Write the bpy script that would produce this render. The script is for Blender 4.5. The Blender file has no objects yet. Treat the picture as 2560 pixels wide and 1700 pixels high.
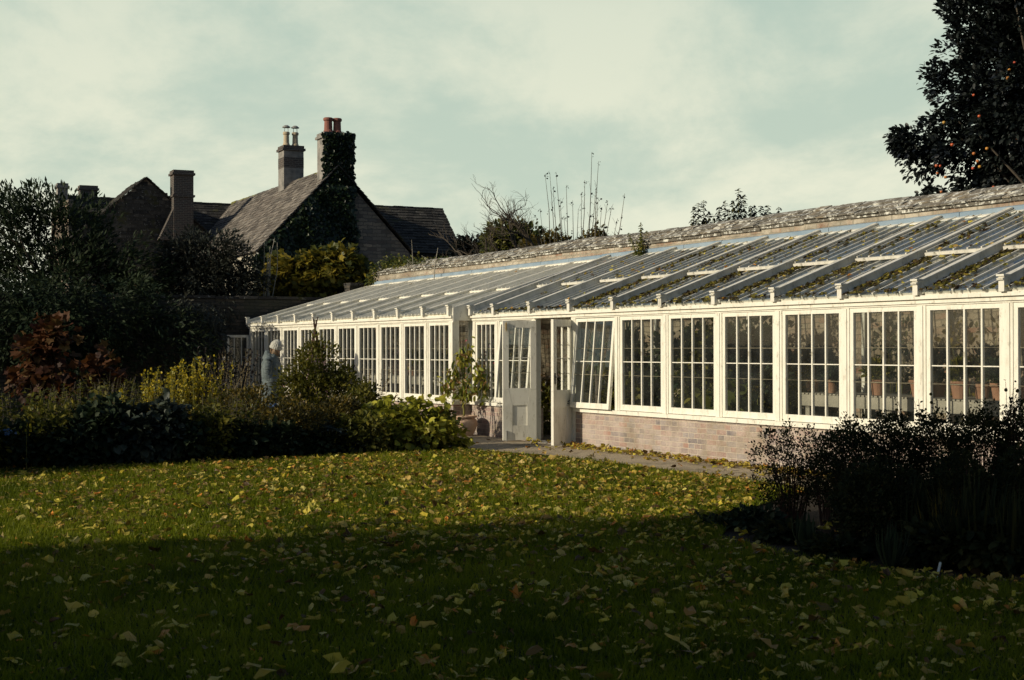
import bpy, math, random
import numpy as np
from mathutils import Vector, Matrix
random.seed(7)
rng = np.random.default_rng(11)
PI = math.pi
sc = bpy.context.scene
COL = sc.collection

# ------------------------------------------------------------------ camera
F = 3556.0            # focal length in photo pixels (photo 2560 x 1700)
HOR = 857.0
cam = bpy.data.cameras.new('camera')
cam.sensor_width = 36.0
cam.lens = F / 2560 * 36.0
cam.clip_start = 0.1
cam.clip_end = 3000
cam.dof.use_dof = True
cam.dof.focus_distance = 20.5
cam.dof.aperture_fstop = 9.0
camo = bpy.data.objects.new('camera', cam)
COL.objects.link(camo)
camo.location = (0, 0, 1.6)
camo.rotation_euler = (math.radians(90) + math.atan((HOR - 850) / F), 0, 0)
sc.camera = camo

# ------------------------------------------------------------------ world, sun, exposure
SUN_EL = math.radians(20.5)
SUN = Vector((-0.906, -0.43, 0)).normalized() * math.cos(SUN_EL) + Vector((0, 0, math.sin(SUN_EL)))
w = bpy.data.worlds.new('World'); sc.world = w; w.use_nodes = True
nt = w.node_tree; nt.nodes.clear()
def WN(t, **k):
    n = nt.nodes.new(t)
    for a, b in k.items(): setattr(n, a, b)
    return n
L = nt.links.new
out = WN('ShaderNodeOutputWorld'); bg = WN('ShaderNodeBackground')
sky = WN('ShaderNodeTexSky', sky_type='NISHITA'); sky.sun_disc = False
sky.sun_elevation = SUN_EL; sky.sun_rotation = math.radians(244.6)
sky.air_density = 1.0; sky.dust_density = 1.0; sky.ozone_density = 1.5
tc = WN('ShaderNodeTexCoord')
sep = WN('ShaderNodeSeparateXYZ'); L(tc.outputs['Generated'], sep.inputs[0])
mp = WN('ShaderNodeMapping'); mp.inputs['Scale'].default_value = (1.0, 1.0, 1.7); mp.inputs['Location'].default_value = (0.37, 0.2, 0.1)
L(tc.outputs['Generated'], mp.inputs[0])
nz = WN('ShaderNodeTexNoise'); nz.inputs['Scale'].default_value = 4.4; nz.inputs['Detail'].default_value = 9; nz.inputs['Roughness'].default_value = 0.62; nz.inputs['Distortion'].default_value = 0.2
L(mp.outputs[0], nz.inputs['Vector'])
cr = WN('ShaderNodeMapRange'); cr.interpolation_type = 'SMOOTHSTEP'
cr.inputs['From Min'].default_value = 0.36; cr.inputs['From Max'].default_value = 0.60
L(nz.outputs['Fac'], cr.inputs['Value'])
cc = WN('ShaderNodeMix', data_type='RGBA')
cc.inputs['A'].default_value = (0.55, 0.65, 0.54, 1); cc.inputs['B'].default_value = (0.83, 0.84, 0.66, 1)
L(cr.outputs[0], cc.inputs['Factor'])
# thin the cloud towards the upper sky, where the blue comes through
up = WN('ShaderNodeMapRange'); up.inputs['From Min'].default_value = 0.10; up.inputs['From Max'].default_value = 0.34; up.inputs['To Min'].default_value = 0.0; up.inputs['To Max'].default_value = 0.45
L(sep.outputs['Z'], up.inputs['Value'])
thin = WN('ShaderNodeMix', data_type='RGBA'); L(up.outputs[0], thin.inputs['Factor']); L(cc.outputs['Result'], thin.inputs['A']); thin.inputs['B'].default_value = (0.30, 0.47, 0.45, 1)
# cloud bank lies low in the north; overhead and behind the sky is clear
el = WN('ShaderNodeMapRange'); el.interpolation_type = 'SMOOTHSTEP'
el.inputs['From Min'].default_value = 0.22; el.inputs['From Max'].default_value = 0.42; el.inputs['To Min'].default_value = 1; el.inputs['To Max'].default_value = 0
L(sep.outputs['Z'], el.inputs['Value'])
az = WN('ShaderNodeMapRange'); az.interpolation_type = 'SMOOTHSTEP'
az.inputs['From Min'].default_value = 0.35; az.inputs['From Max'].default_value = 0.93
L(sep.outputs['Y'], az.inputs['Value'])
mm = WN('ShaderNodeMath', operation='MULTIPLY'); L(el.outputs[0], mm.inputs[0]); L(az.outputs[0], mm.inputs[1])
sk = WN('ShaderNodeVectorMath', operation='SCALE'); sk.inputs['Scale'].default_value = 0.072
L(sky.outputs[0], sk.inputs[0])
fin = WN('ShaderNodeMix', data_type='RGBA'); L(mm.outputs[0], fin.inputs['Factor']); L(sk.outputs[0], fin.inputs['A']); L(thin.outputs['Result'], fin.inputs['B'])
L(fin.outputs['Result'], bg.inputs['Color']); bg.inputs['Strength'].default_value = 1.0
L(bg.outputs[0], out.inputs[0])

sl = bpy.data.lights.new('sun', 'SUN'); sl.energy = 4.2; sl.angle = math.radians(0.6); sl.color = (1.0, 0.88, 0.67)
so = bpy.data.objects.new('sun', sl); COL.objects.link(so); so.location = (-30, -14, 20)
so.rotation_euler = (-SUN).to_track_quat('-Z', 'Y').to_euler()
sc.view_settings.view_transform = 'Standard'; sc.view_settings.look = 'None'
sc.view_settings.exposure = 0.0; sc.view_settings.gamma = 1.0

# ------------------------------------------------------------------ helpers
def PX(x, Z): return (x - 1280) / F * Z
def PZ(y, Z): return 1.6 + (HOR - y) / F * Z

def tag(o, label=None, cat=None, group=None, kind=None):
    if label: o['label'] = label
    if cat: o['category'] = cat
    if group: o['group'] = group
    if kind: o['kind'] = kind
    return o
def empty(name, loc=(0, 0, 0), rot=(0, 0, 0), parent=None, **k):
    o = bpy.data.objects.new(name, None); COL.objects.link(o)
    o.location = loc; o.rotation_euler = rot; o.empty_display_size = 0.2
    if parent: o.parent = parent
    return tag(o, **k)
def addmesh(name, V, Fc, mats, parent=None, rnd=None, mi=None, smooth=False, loc=(0, 0, 0), rot=(0, 0, 0)):
    me = bpy.data.meshes.new(name)
    me.from_pydata(V, [], Fc)
    if not isinstance(mats, (list, tuple)): mats = [mats]
    for m in mats: me.materials.append(m)
    if rnd is not None:
        a = me.attributes.new('rnd', 'FLOAT', 'FACE'); a.data.foreach_set('value', np.asarray(rnd, dtype=np.float32))
    if mi is not None: me.polygons.foreach_set('material_index', np.asarray(mi, dtype=np.int32))
    if smooth: me.polygons.foreach_set('use_smooth', np.ones(len(Fc), dtype=bool))
    me.update()
    o = bpy.data.objects.new(name, me); COL.objects.link(o)
    o.location = loc; o.rotation_euler = rot
    if parent: o.parent = parent
    return o

class MB:
    def __init__(s): s.v = []; s.f = []; s.r = []; s.m = []
    def add(s, V, Fc, r=None, m=0):
        n = len(s.v); s.v.extend([tuple(p) for p in V])
        s.f.extend([tuple(i + n for i in f) for f in Fc])
        r = random.random() if r is None else r
        s.r.extend([r] * len(Fc)); s.m.extend([m] * len(Fc))
    def hexa(s, P, r=None, m=0):
        s.add(P, [(0, 3, 2, 1), (4, 5, 6, 7), (0, 1, 5, 4), (1, 2, 6, 5), (2, 3, 7, 6), (3, 0, 4, 7)], r, m)
    def box(s, x0, x1, y0, y1, z0, z1, r=None, m=0):
        s.hexa([(x0, y0, z0), (x1, y0, z0), (x1, y1, z0), (x0, y1, z0), (x0, y0, z1), (x1, y0, z1), (x1, y1, z1), (x0, y1, z1)], r, m)
    def ob(s, o, a, b, c, r=None, m=0):
        o = Vector(o); a = Vector(a); b = Vector(b); c = Vector(c)
        s.hexa([o, o + a, o + a + b, o + b, o + c, o + a + c, o + a + b + c, o + b + c], r, m)
    def prism(s, poly, y0, y1, r=None, m=0):
        n = len(poly); V = [(x, y0, z) for x, z in poly] + [(x, y1, z) for x, z in poly]
        Fc = [tuple(range(n)), tuple(range(2 * n - 1, n - 1, -1))] + [(i, i + n, (i + 1) % n + n, (i + 1) % n) for i in range(n)]
        s.add(V, Fc, r, m)
    def tube(s, pts, rad, k=5, r=None, m=0, cap=True):
        pts = [Vector(p) for p in pts]; n = len(pts)
        if not hasattr(rad, '__len__'): rad = [rad] * n
        V = []; up = Vector((0.13, 0.31, 0.94))
        for i, p in enumerate(pts):
            d = (pts[min(i + 1, n - 1)] - pts[max(i - 1, 0)])
            if d.length < 1e-6: d = Vector((0, 0, 1))
            d.normalize()
            a = d.cross(up)
            if a.length < 0.1: a = d.cross(Vector((1, 0, 0)))
            a.normalize(); b = d.cross(a)
            for j in range(k):
                t = 2 * PI * j / k; V.append(p + (a * math.cos(t) + b * math.sin(t)) * rad[i])
        Fc = [(i * k + j, i * k + (j + 1) % k, (i + 1) * k + (j + 1) % k, (i + 1) * k + j) for i in range(n - 1) for j in range(k)]
        if cap: Fc += [tuple(range(k - 1, -1, -1)), tuple(range((n - 1) * k, n * k))]
        s.add(V, Fc, r, m)
    def lathe(s, prof, c=(0, 0, 0), k=16, r=None, m=0, sx=1, sy=1):
        V = [(c[0] + q * math.cos(2 * PI * j / k) * sx, c[1] + q * math.sin(2 * PI * j / k) * sy, c[2] + z) for q, z in prof for j in range(k)]
        n = len(prof)
        Fc = [(i * k + j, i * k + (j + 1) % k, (i + 1) * k + (j + 1) % k, (i + 1) * k + j) for i in range(n - 1) for j in range(k)]
        Fc += [tuple(range(k - 1, -1, -1)), tuple(range((n - 1) * k, n * k))]
        s.add(V, Fc, r, m)
    def build(s, name, mats, parent=None, **k):
        return addmesh(name, s.v, s.f, mats, parent, rnd=s.r, mi=s.m, **k)

# ------------------------------------------------------------------ materials
def ramp(n, cols):
    e = n.color_ramp.elements
    while len(e) < len(cols): e.new(0.5)
    for q, (p, c) in zip(e, cols): q.position = p; q.color = (c[0], c[1], c[2], 1)
class Mt:
    def __init__(s, name, rough=0.7, spec=0.3):
        s.mat = bpy.data.materials.new(name); s.mat.use_nodes = True
        s.nt = s.mat.node_tree; s.b = s.nt.nodes['Principled BSDF']; s.o = s.nt.nodes['Material Output']
        s.b.inputs['Roughness'].default_value = rough; s.b.inputs['Specular IOR Level'].default_value = spec
        s.tc = s.N('ShaderNodeTexCoord')
    def N(s, t, **k):
        n = s.nt.nodes.new(t)
        for a, b in k.items(): setattr(n, a, b)
        return n
    def L(s, a, b): s.nt.links.new(a, b)
    def noise(s, scale, detail=4, rough=0.55, vec=None, mscale=None):
        n = s.N('ShaderNodeTexNoise'); n.inputs['Scale'].default_value = scale; n.inputs['Detail'].default_value = detail; n.inputs['Roughness'].default_value = rough
        v = vec or s.tc.outputs['Object']
        if mscale:
            m = s.N('ShaderNodeMapping'); m.inputs['Scale'].default_value = mscale; s.L(v, m.inputs[0]); v = m.outputs[0]
        s.L(v, n.inputs['Vector']); return n.outputs['Fac']
    def cr(s, fac, cols):
        n = s.N('ShaderNodeValToRGB'); ramp(n, cols); s.L(fac, n.inputs[0]); return n.outputs[0]
    def mr(s, fac, a, b, c=0, d=1):
        n = s.N('ShaderNodeMapRange'); n.inputs['From Min'].default_value = a; n.inputs['From Max'].default_value = b
        n.inputs['To Min'].default_value = c; n.inputs['To Max'].default_value = d; s.L(fac, n.inputs[0]); return n.outputs[0]
    def mix(s, fac, a, b, mode='MIX'):
        n = s.N('ShaderNodeMix', data_type='RGBA', blend_type=mode)
        for k, v in (('Factor', fac), ('A', a), ('B', b)):
            if isinstance(v, (int, float)): n.inputs[k].default_value = v
            elif isinstance(v, tuple): n.inputs[k].default_value = (v[0], v[1], v[2], 1)
            else: s.L(v, n.inputs[k])
        return n.outputs['Result']
    def attr(s):
        n = s.N('ShaderNodeAttribute', attribute_name='rnd'); return n.outputs['Fac']
    def col(s, c):
        if isinstance(c, tuple): s.b.inputs['Base Color'].default_value = (c[0], c[1], c[2], 1)
        else: s.L(c, s.b.inputs['Base Color'])
    def bump(s, h, st=0.3, dist=0.02):
        n = s.N('ShaderNodeBump'); n.inputs['Strength'].default_value = st; n.inputs['Distance'].default_value = dist
        s.L(h, n.inputs['Height']); s.L(n.outputs[0], s.b.inputs['Normal'])

def m_noise(name, c1, c2, scale=5, rough=0.8, bump=0.2, bscale=40, spec=0.2, dist=0.01):
    m = Mt(name, rough, spec); m.col(m.cr(m.noise(scale, 5), [(0.3, c1), (0.7, c2)])); m.bump(m.noise(bscale, 4), bump, dist); return m.mat

def m_leaf(name, cols, transl=0.35, rough=0.45, spec=0.35):
    """leaf colours vary from leaf to leaf by the face attribute rnd"""
    m = Mt(name, rough, spec)
    n = len(cols); c = m.cr(m.attr(), [((i + 0.5) / n, q) for i, q in enumerate(cols)])
    c = m.mix(m.mr(m.noise(3.0, 2), 0.3, 0.7, 0, 0.35), c, tuple(x * 0.5 for x in cols[0]))
    m.col(c)
    t = m.N('ShaderNodeBsdfTranslucent'); m.L(c, t.inputs['Color'])
    g = m.N('ShaderNodeMixShader'); g.inputs[0].default_value = transl
    m.L(m.b.outputs[0], g.inputs[1]); m.L(t.outputs[0], g.inputs[2]); m.L(g.outputs[0], m.o.inputs[0])
    return m.mat

def m_paint(name, base, grime, amt=0.5):
    m = Mt(name, 0.5, 0.3)
    n1 = m.noise(4.5, 9, 0.75, mscale=(1, 1, 0.3)); n2 = m.noise(16, 6, 0.7, mscale=(1, 1, 0.5))
    c = m.mix(m.mr(n1, 0.5, 0.78, 0, amt), base, grime)
    c = m.mix(m.mr(n2, 0.57, 0.72, 0, amt * 0.9), c, (grime[0] * 0.45, grime[1] * 0.42, grime[2] * 0.3))
    m.col(c); m.bump(m.noise(60, 3), 0.12, 0.004); return m.mat

def m_glass(name, dirt=0.10, dirtcol=(0.5, 0.55, 0.5), scale=3.0, tint=(0.97, 0.98, 0.97)):
    m = Mt(name, 0.03, 0.5)
    tr = m.N('ShaderNodeBsdfTransparent'); tr.inputs[0].default_value = (*tint, 1)
    gl = m.N('ShaderNodeBsdfGlossy'); gl.inputs['Roughness'].default_value = 0.02
    wv = m.N('ShaderNodeBump'); wv.inputs['Strength'].default_value = 0.15; wv.inputs['Distance'].default_value = 0.01
    m.L(m.noise(2.5, 2), wv.inputs['Height']); m.L(wv.outputs[0], gl.inputs['Normal'])
    fr = m.N('ShaderNodeFresnel'); ge = m.N('ShaderNodeNewGeometry')
    m.L(m.mr(ge.outputs['Backfacing'], 0, 1, 1.5, 1 / 1.5), fr.inputs['IOR'])   # thin pane: no total reflection on the way out
    df = m.N('ShaderNodeBsdfDiffuse'); df.inputs[0].default_value = (*dirtcol, 1)
    n = m.mr(m.noise(scale, 7, 0.7), 0.33, 0.75, dirt * 0.15, min(1, dirt * 1.9))
    a = m.N('ShaderNodeMixShader'); m.L(n, a.inputs[0]); m.L(tr.outputs[0], a.inputs[1]); m.L(df.outputs[0], a.inputs[2])
    b = m.N('ShaderNodeMixShader'); m.L(fr.outputs[0], b.inputs[0]); m.L(a.outputs[0], b.inputs[1]); m.L(gl.outputs[0], b.inputs[2])
    m.L(b.outputs[0], m.o.inputs[0]); return m.mat

def m_brick(name, cols, mortar, bw=0.225, bh=0.072, offset=0.5, squash=1.0, msize=0.006, lime=0.0, limecol=(0.6, 0.5, 0.38), axis='x', rough_edges=0.0, stain=None):
    m = Mt(name, 0.9, 0.15)
    sp = m.N('ShaderNodeSeparateXYZ'); m.L(m.tc.outputs['Object'], sp.inputs[0])
    ad = m.N('ShaderNodeMath', operation='ADD'); m.L(sp.outputs['X'], ad.inputs[0]); m.L(sp.outputs['Y'], ad.inputs[1])
    cb = m.N('ShaderNodeCombineXYZ'); m.L(ad.outputs[0], cb.inputs[0]); m.L(sp.outputs['Z'], cb.inputs[1])
    v = cb.outputs[0]
    if rough_edges:
        nn = m.N('ShaderNodeTexNoise'); nn.inputs['Scale'].default_value = 6; m.L(v, nn.inputs['Vector'])
        sb = m.N('ShaderNodeVectorMath', operation='SUBTRACT'); m.L(nn.outputs['Color'], sb.inputs[0]); sb.inputs[1].default_value = (0.5, 0.5, 0.5)
        sl_ = m.N('ShaderNodeVectorMath', operation='SCALE'); sl_.inputs['Scale'].default_value = rough_edges; m.L(sb.outputs[0], sl_.inputs[0])
        a2 = m.N('ShaderNodeVectorMath', operation='ADD'); m.L(v, a2.inputs[0]); m.L(sl_.outputs[0], a2.inputs[1]); v = a2.outputs[0]
    br = m.N('ShaderNodeTexBrick'); br.offset = offset; br.squash = squash; br.squash_frequency = 2
    m.L(v, br.inputs['Vector']); br.inputs['Scale'].default_value = 1.0
    br.inputs['Brick Width'].default_value = bw; br.inputs['Row Height'].default_value = bh
    br.inputs['Mortar Size'].default_value = msize; br.inputs['Mortar Smooth'].default_value = 0.3; br.inputs['Bias'].default_value = 0.0
    br.inputs['Color1'].default_value = (0, 0, 0, 1); br.inputs['Color2'].default_value = (1, 1, 1, 1); br.inputs['Mortar'].default_value = (0.5, 0.5, 0.5, 1)
    n = len(cols); c = m.cr(br.outputs['Color'], [((i + 0.5) / n, q) for i, q in enumerate(cols)])
    c = m.mix(m.mr(m.noise(22, 5, 0.7), 0.35, 0.7, 0, 0.45), c, tuple(x * 0.55 for x in cols[0]))
    if lime: c = m.mix(m.mr(m.noise(2.2, 6, 0.7), 0.4, 0.62, 0, lime), c, limecol)
    c = m.mix(br.outputs['Fac'], c, mortar)
    if stain: c = m.mix(m.mr(m.noise(1.7, 6, 0.7), 0.48, 0.75, 0, 0.8), c, stain)
    m.col(c)
    h = m.mix(br.outputs['Fac'], m.noise(25, 5), (0, 0, 0)); m.bump(h, 0.9, 0.02)
    return m.mat

WHITE = m_paint('white_paint', (0.76, 0.74, 0.645), (0.42, 0.385, 0.29), 0.75)
WHITE_OLD = m_paint('weathered_white_paint', (0.68, 0.66, 0.58), (0.26, 0.25, 0.19), 1.0)
GLASS = m_glass('window_glass', 0.022, (0.35, 0.38, 0.36), 2.2)
ROOFGLASS = m_glass('roof_glass', 0.17, (0.22, 0.28, 0.31), 2.0, tint=(0.93, 0.95, 0.94))
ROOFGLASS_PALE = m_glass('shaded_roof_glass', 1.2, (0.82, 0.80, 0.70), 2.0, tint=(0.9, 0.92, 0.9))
PUTTY = m_noise('old_putty', (0.10, 0.09, 0.06), (0.22, 0.2, 0.14), 20)
BRICK = m_brick('plinth_brick', [(0.20, 0.18, 0.18), (0.34, 0.25, 0.22), (0.38, 0.31, 0.27), (0.38, 0.23, 0.18), (0.31, 0.28, 0.27), (0.40, 0.33, 0.28)], (0.54, 0.47, 0.38), bw=0.21, bh=0.073, squash=0.62, msize=0.006, lime=0.6, limecol=(0.52, 0.43, 0.38), rough_edges=0.012, stain=(0.22, 0.18, 0.11))
INWALL = m_brick('limewashed_rubble', [(0.22, 0.17, 0.12), (0.30, 0.24, 0.17), (0.38, 0.31, 0.22), (0.28, 0.15, 0.10)], (0.22, 0.18, 0.13), bw=0.27, bh=0.095, msize=0.010, lime=0.7, limecol=(0.40, 0.34, 0.25), rough_edges=0.08)
OUTWALL = m_brick('old_garden_wall', [(0.26, 0.15, 0.10), (0.30, 0.26, 0.20), (0.38, 0.34, 0.27), (0.34, 0.24, 0.17)], (0.30, 0.27, 0.21), bw=0.26, bh=0.09, msize=0.012, lime=0.95, limecol=(0.46, 0.42, 0.34), rough_edges=0.08, stain=(0.13, 0.12, 0.09))
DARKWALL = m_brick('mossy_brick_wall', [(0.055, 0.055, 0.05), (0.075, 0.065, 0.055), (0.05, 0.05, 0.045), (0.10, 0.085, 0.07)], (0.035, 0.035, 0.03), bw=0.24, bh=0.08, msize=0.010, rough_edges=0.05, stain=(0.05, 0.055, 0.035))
HOUSESTONE = m_brick('house_rubble_stone', [(0.16, 0.13, 0.11), (0.33, 0.27, 0.2), (0.2, 0.175, 0.15), (0.42, 0.33, 0.24)], (0.13, 0.115, 0.10), bw=0.38, bh=0.14, msize=0.016, rough_edges=0.14, stain=(0.09, 0.09, 0.075))
CHIMSTONE = m_noise('chimney_render', (0.13, 0.13, 0.12), (0.31, 0.29, 0.26), 3.2, 0.95, 0.5, 18, dist=0.03)
CHIMBRICK = m_brick('chimney_brick', [(0.075, 0.065, 0.06), (0.11, 0.085, 0.075), (0.08, 0.075, 0.07)], (0.17, 0.16, 0.14), bw=0.24, bh=0.08, msize=0.011)
REDBRICK = m_brick('red_chimney_brick', [(0.26, 0.11, 0.08), (0.3, 0.14, 0.1), (0.2, 0.12, 0.1)], (0.25, 0.22, 0.18), bw=0.24, bh=0.08, msize=0.011)
CREAM = m_noise('cream_render', (0.5, 0.47, 0.38), (0.6, 0.56, 0.46), 3, 0.9, 0.2)
def m_tile(name, cols, lichen, thr=0.62, moss=None, lsc=5.5):
    m = Mt(name, 0.9, 0.15); n = len(cols)
    c = m.cr(m.attr(), [((i + 0.5) / n, q) for i, q in enumerate(cols)])
    c = m.mix(m.mr(m.noise(9, 6, 0.7), 0.35, 0.7, 0, 0.6), c, tuple(x * 0.5 for x in cols[0]))
    c = m.mix(m.mr(m.noise(lsc, 7, 0.8), thr, thr + 0.05, 0, 0.9), c, lichen)
    if moss: c = m.mix(m.mr(m.noise(1.3, 5, 0.7), 0.56, 0.66, 0, 0.85), c, moss)
    m.col(c); m.bump(m.noise(35, 5), 0.5, 0.015); return m.mat
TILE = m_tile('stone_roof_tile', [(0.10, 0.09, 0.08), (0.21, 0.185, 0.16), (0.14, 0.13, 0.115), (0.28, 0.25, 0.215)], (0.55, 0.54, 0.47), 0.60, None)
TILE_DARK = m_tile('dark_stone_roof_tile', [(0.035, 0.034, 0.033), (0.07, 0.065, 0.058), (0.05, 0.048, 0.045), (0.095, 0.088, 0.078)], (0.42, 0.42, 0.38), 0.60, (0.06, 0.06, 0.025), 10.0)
COPING = m_tile('lichened_coping_stone', [(0.13, 0.12, 0.10), (0.20, 0.185, 0.15), (0.17, 0.155, 0.13), (0.26, 0.22, 0.16)], (0.66, 0.66, 0.60), 0.515, None, 9.0)
MOSS = m_noise('ridge_moss', (0.10, 0.11, 0.02), (0.2, 0.17, 0.05), 6, 1, 0.6, 30)
LEAD = m_noise('lead_flashing', (0.16, 0.23, 0.30), (0.24, 0.31, 0.37), 4, 0.55, 0.3, 12, 0.4)
TERRA = m_noise('terracotta', (0.26, 0.13, 0.08), (0.34, 0.2, 0.13), 6, 0.85)
TERRA_PALE = m_noise('pale_terracotta', (0.42, 0.27, 0.18), (0.56, 0.42, 0.31), 5, 0.85, 0.3)
POTBUFF = m_noise('buff_clay', (0.40, 0.33, 0.22), (0.5, 0.42, 0.3), 5, 0.85)
POTRED = m_noise('red_clay', (0.20, 0.085, 0.065), (0.27, 0.12, 0.09), 5, 0.85)
IRON = m_noise('black_iron', (0.012, 0.012, 0.012), (0.03, 0.028, 0.025), 20, 0.5)
METAL = m_noise('grey_metal', (0.2, 0.2, 0.19), (0.3, 0.3, 0.28), 20, 0.4)
BRASS = m_noise('tarnished_brass', (0.28, 0.2, 0.07), (0.36, 0.26, 0.1), 20, 0.4)
BARK = m_noise('bark', (0.055, 0.045, 0.035), (0.10, 0.085, 0.065), 12, 0.95, 0.6, 30)
TWIG = m_noise('grey_twig', (0.10, 0.09, 0.075), (0.16, 0.14, 0.11), 12, 0.9)
STRAW = m_noise('dry_stem', (0.16, 0.13, 0.07), (0.26, 0.21, 0.11), 9, 0.9)
GREENSTEM = m_noise('green_stem', (0.10, 0.11, 0.03), (0.2, 0.18, 0.05), 9, 0.8)
DARKSTICK = m_noise('dark_hazel_rod', (0.045, 0.025, 0.02), (0.08, 0.045, 0.035), 9, 0.9)
WOOD = m_noise('bleached_wood', (0.26, 0.245, 0.2), (0.38, 0.35, 0.29), 6, 0.85)
SOIL = m_noise('soil', (0.018, 0.014, 0.009), (0.04, 0.03, 0.02), 8, 1.0, 0.8, 30, dist=0.03)
m = Mt('gravel', 0.95, 0.1)
c = m.cr(m.noise(90, 4, 0.7), [(0.25, (0.16, 0.13, 0.085)), (0.5, (0.40, 0.33, 0.23)), (0.75, (0.62, 0.53, 0.39))])
c = m.mix(m.mr(m.noise(1.1, 5, 0.7), 0.5, 0.68, 0, 0.6), c, (0.07, 0.062, 0.045)); m.col(c)
m.bump(m.noise(110, 4), 0.7, 0.012); GRAVEL = m.mat
m = Mt('turf', 0.95, 0.1); m.col(m.cr(m.noise(14, 6, 0.7), [(0.3, (0.012, 0.018, 0.004)), (0.7, (0.03, 0.045, 0.009))])); m.bump(m.noise(60, 4), 0.6, 0.02); TURF = m.mat

L_GRASS = m_leaf('grass_blade', [(0.0581, 0.0859, 0.00356), (0.116, 0.151, 0.00571), (0.183, 0.216, 0.00855), (0.265, 0.275, 0.0214)], 0.45, 0.5, 0.15)
L_FALL = m_leaf('fallen_leaf', [(0.0669, 0.0348, 0.00746), (0.214, 0.163, 0.0249), (0.562, 0.447, 0.031), (0.347, 0.224, 0.0435), (0.669, 0.572, 0.0622), (0.562, 0.398, 0.118), (0.455, 0.411, 0.0372), (0.64, 0.547, 0.163), (0.602, 0.211, 0.0186), (0.295, 0.287, 0.0936), (0.613, 0.497, 0.0498), (0.134, 0.0746, 0.0186)], 0.25, 0.55, 0.35)
L_ROOF = m_leaf('roof_debris_leaf', [(0.04, 0.025, 0.012), (0.07, 0.05, 0.02), (0.10, 0.09, 0.02), (0.22, 0.19, 0.03), (0.05, 0.05, 0.02), (0.30, 0.26, 0.05), (0.03, 0.02, 0.012)], 0.15, 0.7, 0.15)
L_DARK = m_leaf('dark_evergreen_leaf', [(0.01, 0.0203, 0.0112), (0.0175, 0.0321, 0.015), (0.03, 0.0456, 0.0188), (0.04, 0.054, 0.0263)], 0.2, 0.65, 0.15)
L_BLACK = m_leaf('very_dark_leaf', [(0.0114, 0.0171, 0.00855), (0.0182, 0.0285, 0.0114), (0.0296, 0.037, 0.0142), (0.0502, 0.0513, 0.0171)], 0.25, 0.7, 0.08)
L_GREY = m_leaf('grey_green_leaf', [(0.02, 0.026, 0.02), (0.04, 0.048, 0.038), (0.065, 0.07, 0.056), (0.035, 0.034, 0.02)], 0.2, 0.6, 0.2)
L_APPLE = m_leaf('apple_leaf', [(0.00746, 0.0124, 0.0119), (0.0132, 0.0188, 0.0148), (0.0206, 0.0268, 0.0246), (0.015, 0.0208, 0.0298)], 0.25)
L_FIG = m_leaf('yellowing_leaf', [(0.0345, 0.046, 0.0138), (0.115, 0.127, 0.0275), (0.276, 0.23, 0.0275), (0.414, 0.311, 0.0413), (0.161, 0.15, 0.0275)], 0.4)
L_LIME = m_leaf('yellow_green_leaf', [(0.0553, 0.0688, 0.0136), (0.133, 0.15, 0.0204), (0.309, 0.321, 0.034), (0.442, 0.436, 0.051), (0.575, 0.528, 0.068), (0.111, 0.0688, 0.017)], 0.35)
L_GOLD = m_leaf('golden_flowerhead', [(0.199, 0.181, 0.016), (0.477, 0.362, 0.016), (0.715, 0.522, 0.024), (0.318, 0.301, 0.032)], 0.4)
L_OLIVE = m_leaf('olive_leaf', [(0.0411, 0.049, 0.0102), (0.0935, 0.102, 0.017), (0.16, 0.154, 0.0238), (0.224, 0.194, 0.0306)], 0.4, 0.55, 0.2)
L_BROWN = m_leaf('rusty_leaf', [(0.028, 0.0308, 0.0112), (0.0672, 0.0616, 0.0168), (0.134, 0.108, 0.021), (0.224, 0.154, 0.021), (0.0448, 0.0539, 0.0168)], 0.35)
L_RED = m_leaf('red_autumn_leaf', [(0.033, 0.0144, 0.008), (0.066, 0.0216, 0.009), (0.11, 0.045, 0.014), (0.077, 0.036, 0.018), (0.165, 0.108, 0.035)], 0.3, 0.6, 0.2)
L_HELL = m_leaf('blue_green_leaf', [(0.012, 0.018, 0.012), (0.022, 0.032, 0.024), (0.045, 0.06, 0.045), (0.09, 0.11, 0.08)], 0.2, 0.5, 0.25)
L_IVY = m_leaf('ivy_leaf', [(0.00636, 0.014, 0.00608), (0.0111, 0.024, 0.0101), (0.0174, 0.034, 0.0142), (0.0396, 0.06, 0.0203)], 0.15, 0.4, 0.4)
L_MID = m_leaf('mid_green_leaf', [(0.04, 0.06, 0.012), (0.08, 0.10, 0.02), (0.13, 0.14, 0.03), (0.2, 0.18, 0.03)], 0.35)
L_YUC = m_leaf('strap_leaf', [(0.08, 0.11, 0.06), (0.14, 0.18, 0.1), (0.2, 0.24, 0.14), (0.1, 0.13, 0.05)], 0.3)
L_SEED = m_leaf('dark_seedhead', [(0.015, 0.012, 0.014), (0.03, 0.022, 0.024), (0.05, 0.04, 0.03), (0.035, 0.03, 0.02)], 0.2)
L_POTP = m_leaf('potted_shrub_leaf', [(0.0924, 0.134, 0.021), (0.2, 0.235, 0.028), (0.37, 0.37, 0.042), (0.462, 0.437, 0.056), (0.431, 0.218, 0.112), (0.185, 0.202, 0.028)], 0.4)
L_BLUE = m_leaf('blue_petal', [(0.05, 0.10, 0.22), (0.08, 0.16, 0.30), (0.06, 0.12, 0.26)], 0.3)
L_PINK = m_leaf('pink_petal', [(0.4, 0.04, 0.08), (0.5, 0.08, 0.1), (0.3, 0.1, 0.3)], 0.3)
APPLE = m_leaf('apple_skin', [(0.5, 0.10, 0.03), (0.55, 0.28, 0.05), (0.5, 0.34, 0.06), (0.5, 0.08, 0.04)], 0.0, 0.35, 0.5)

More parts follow.
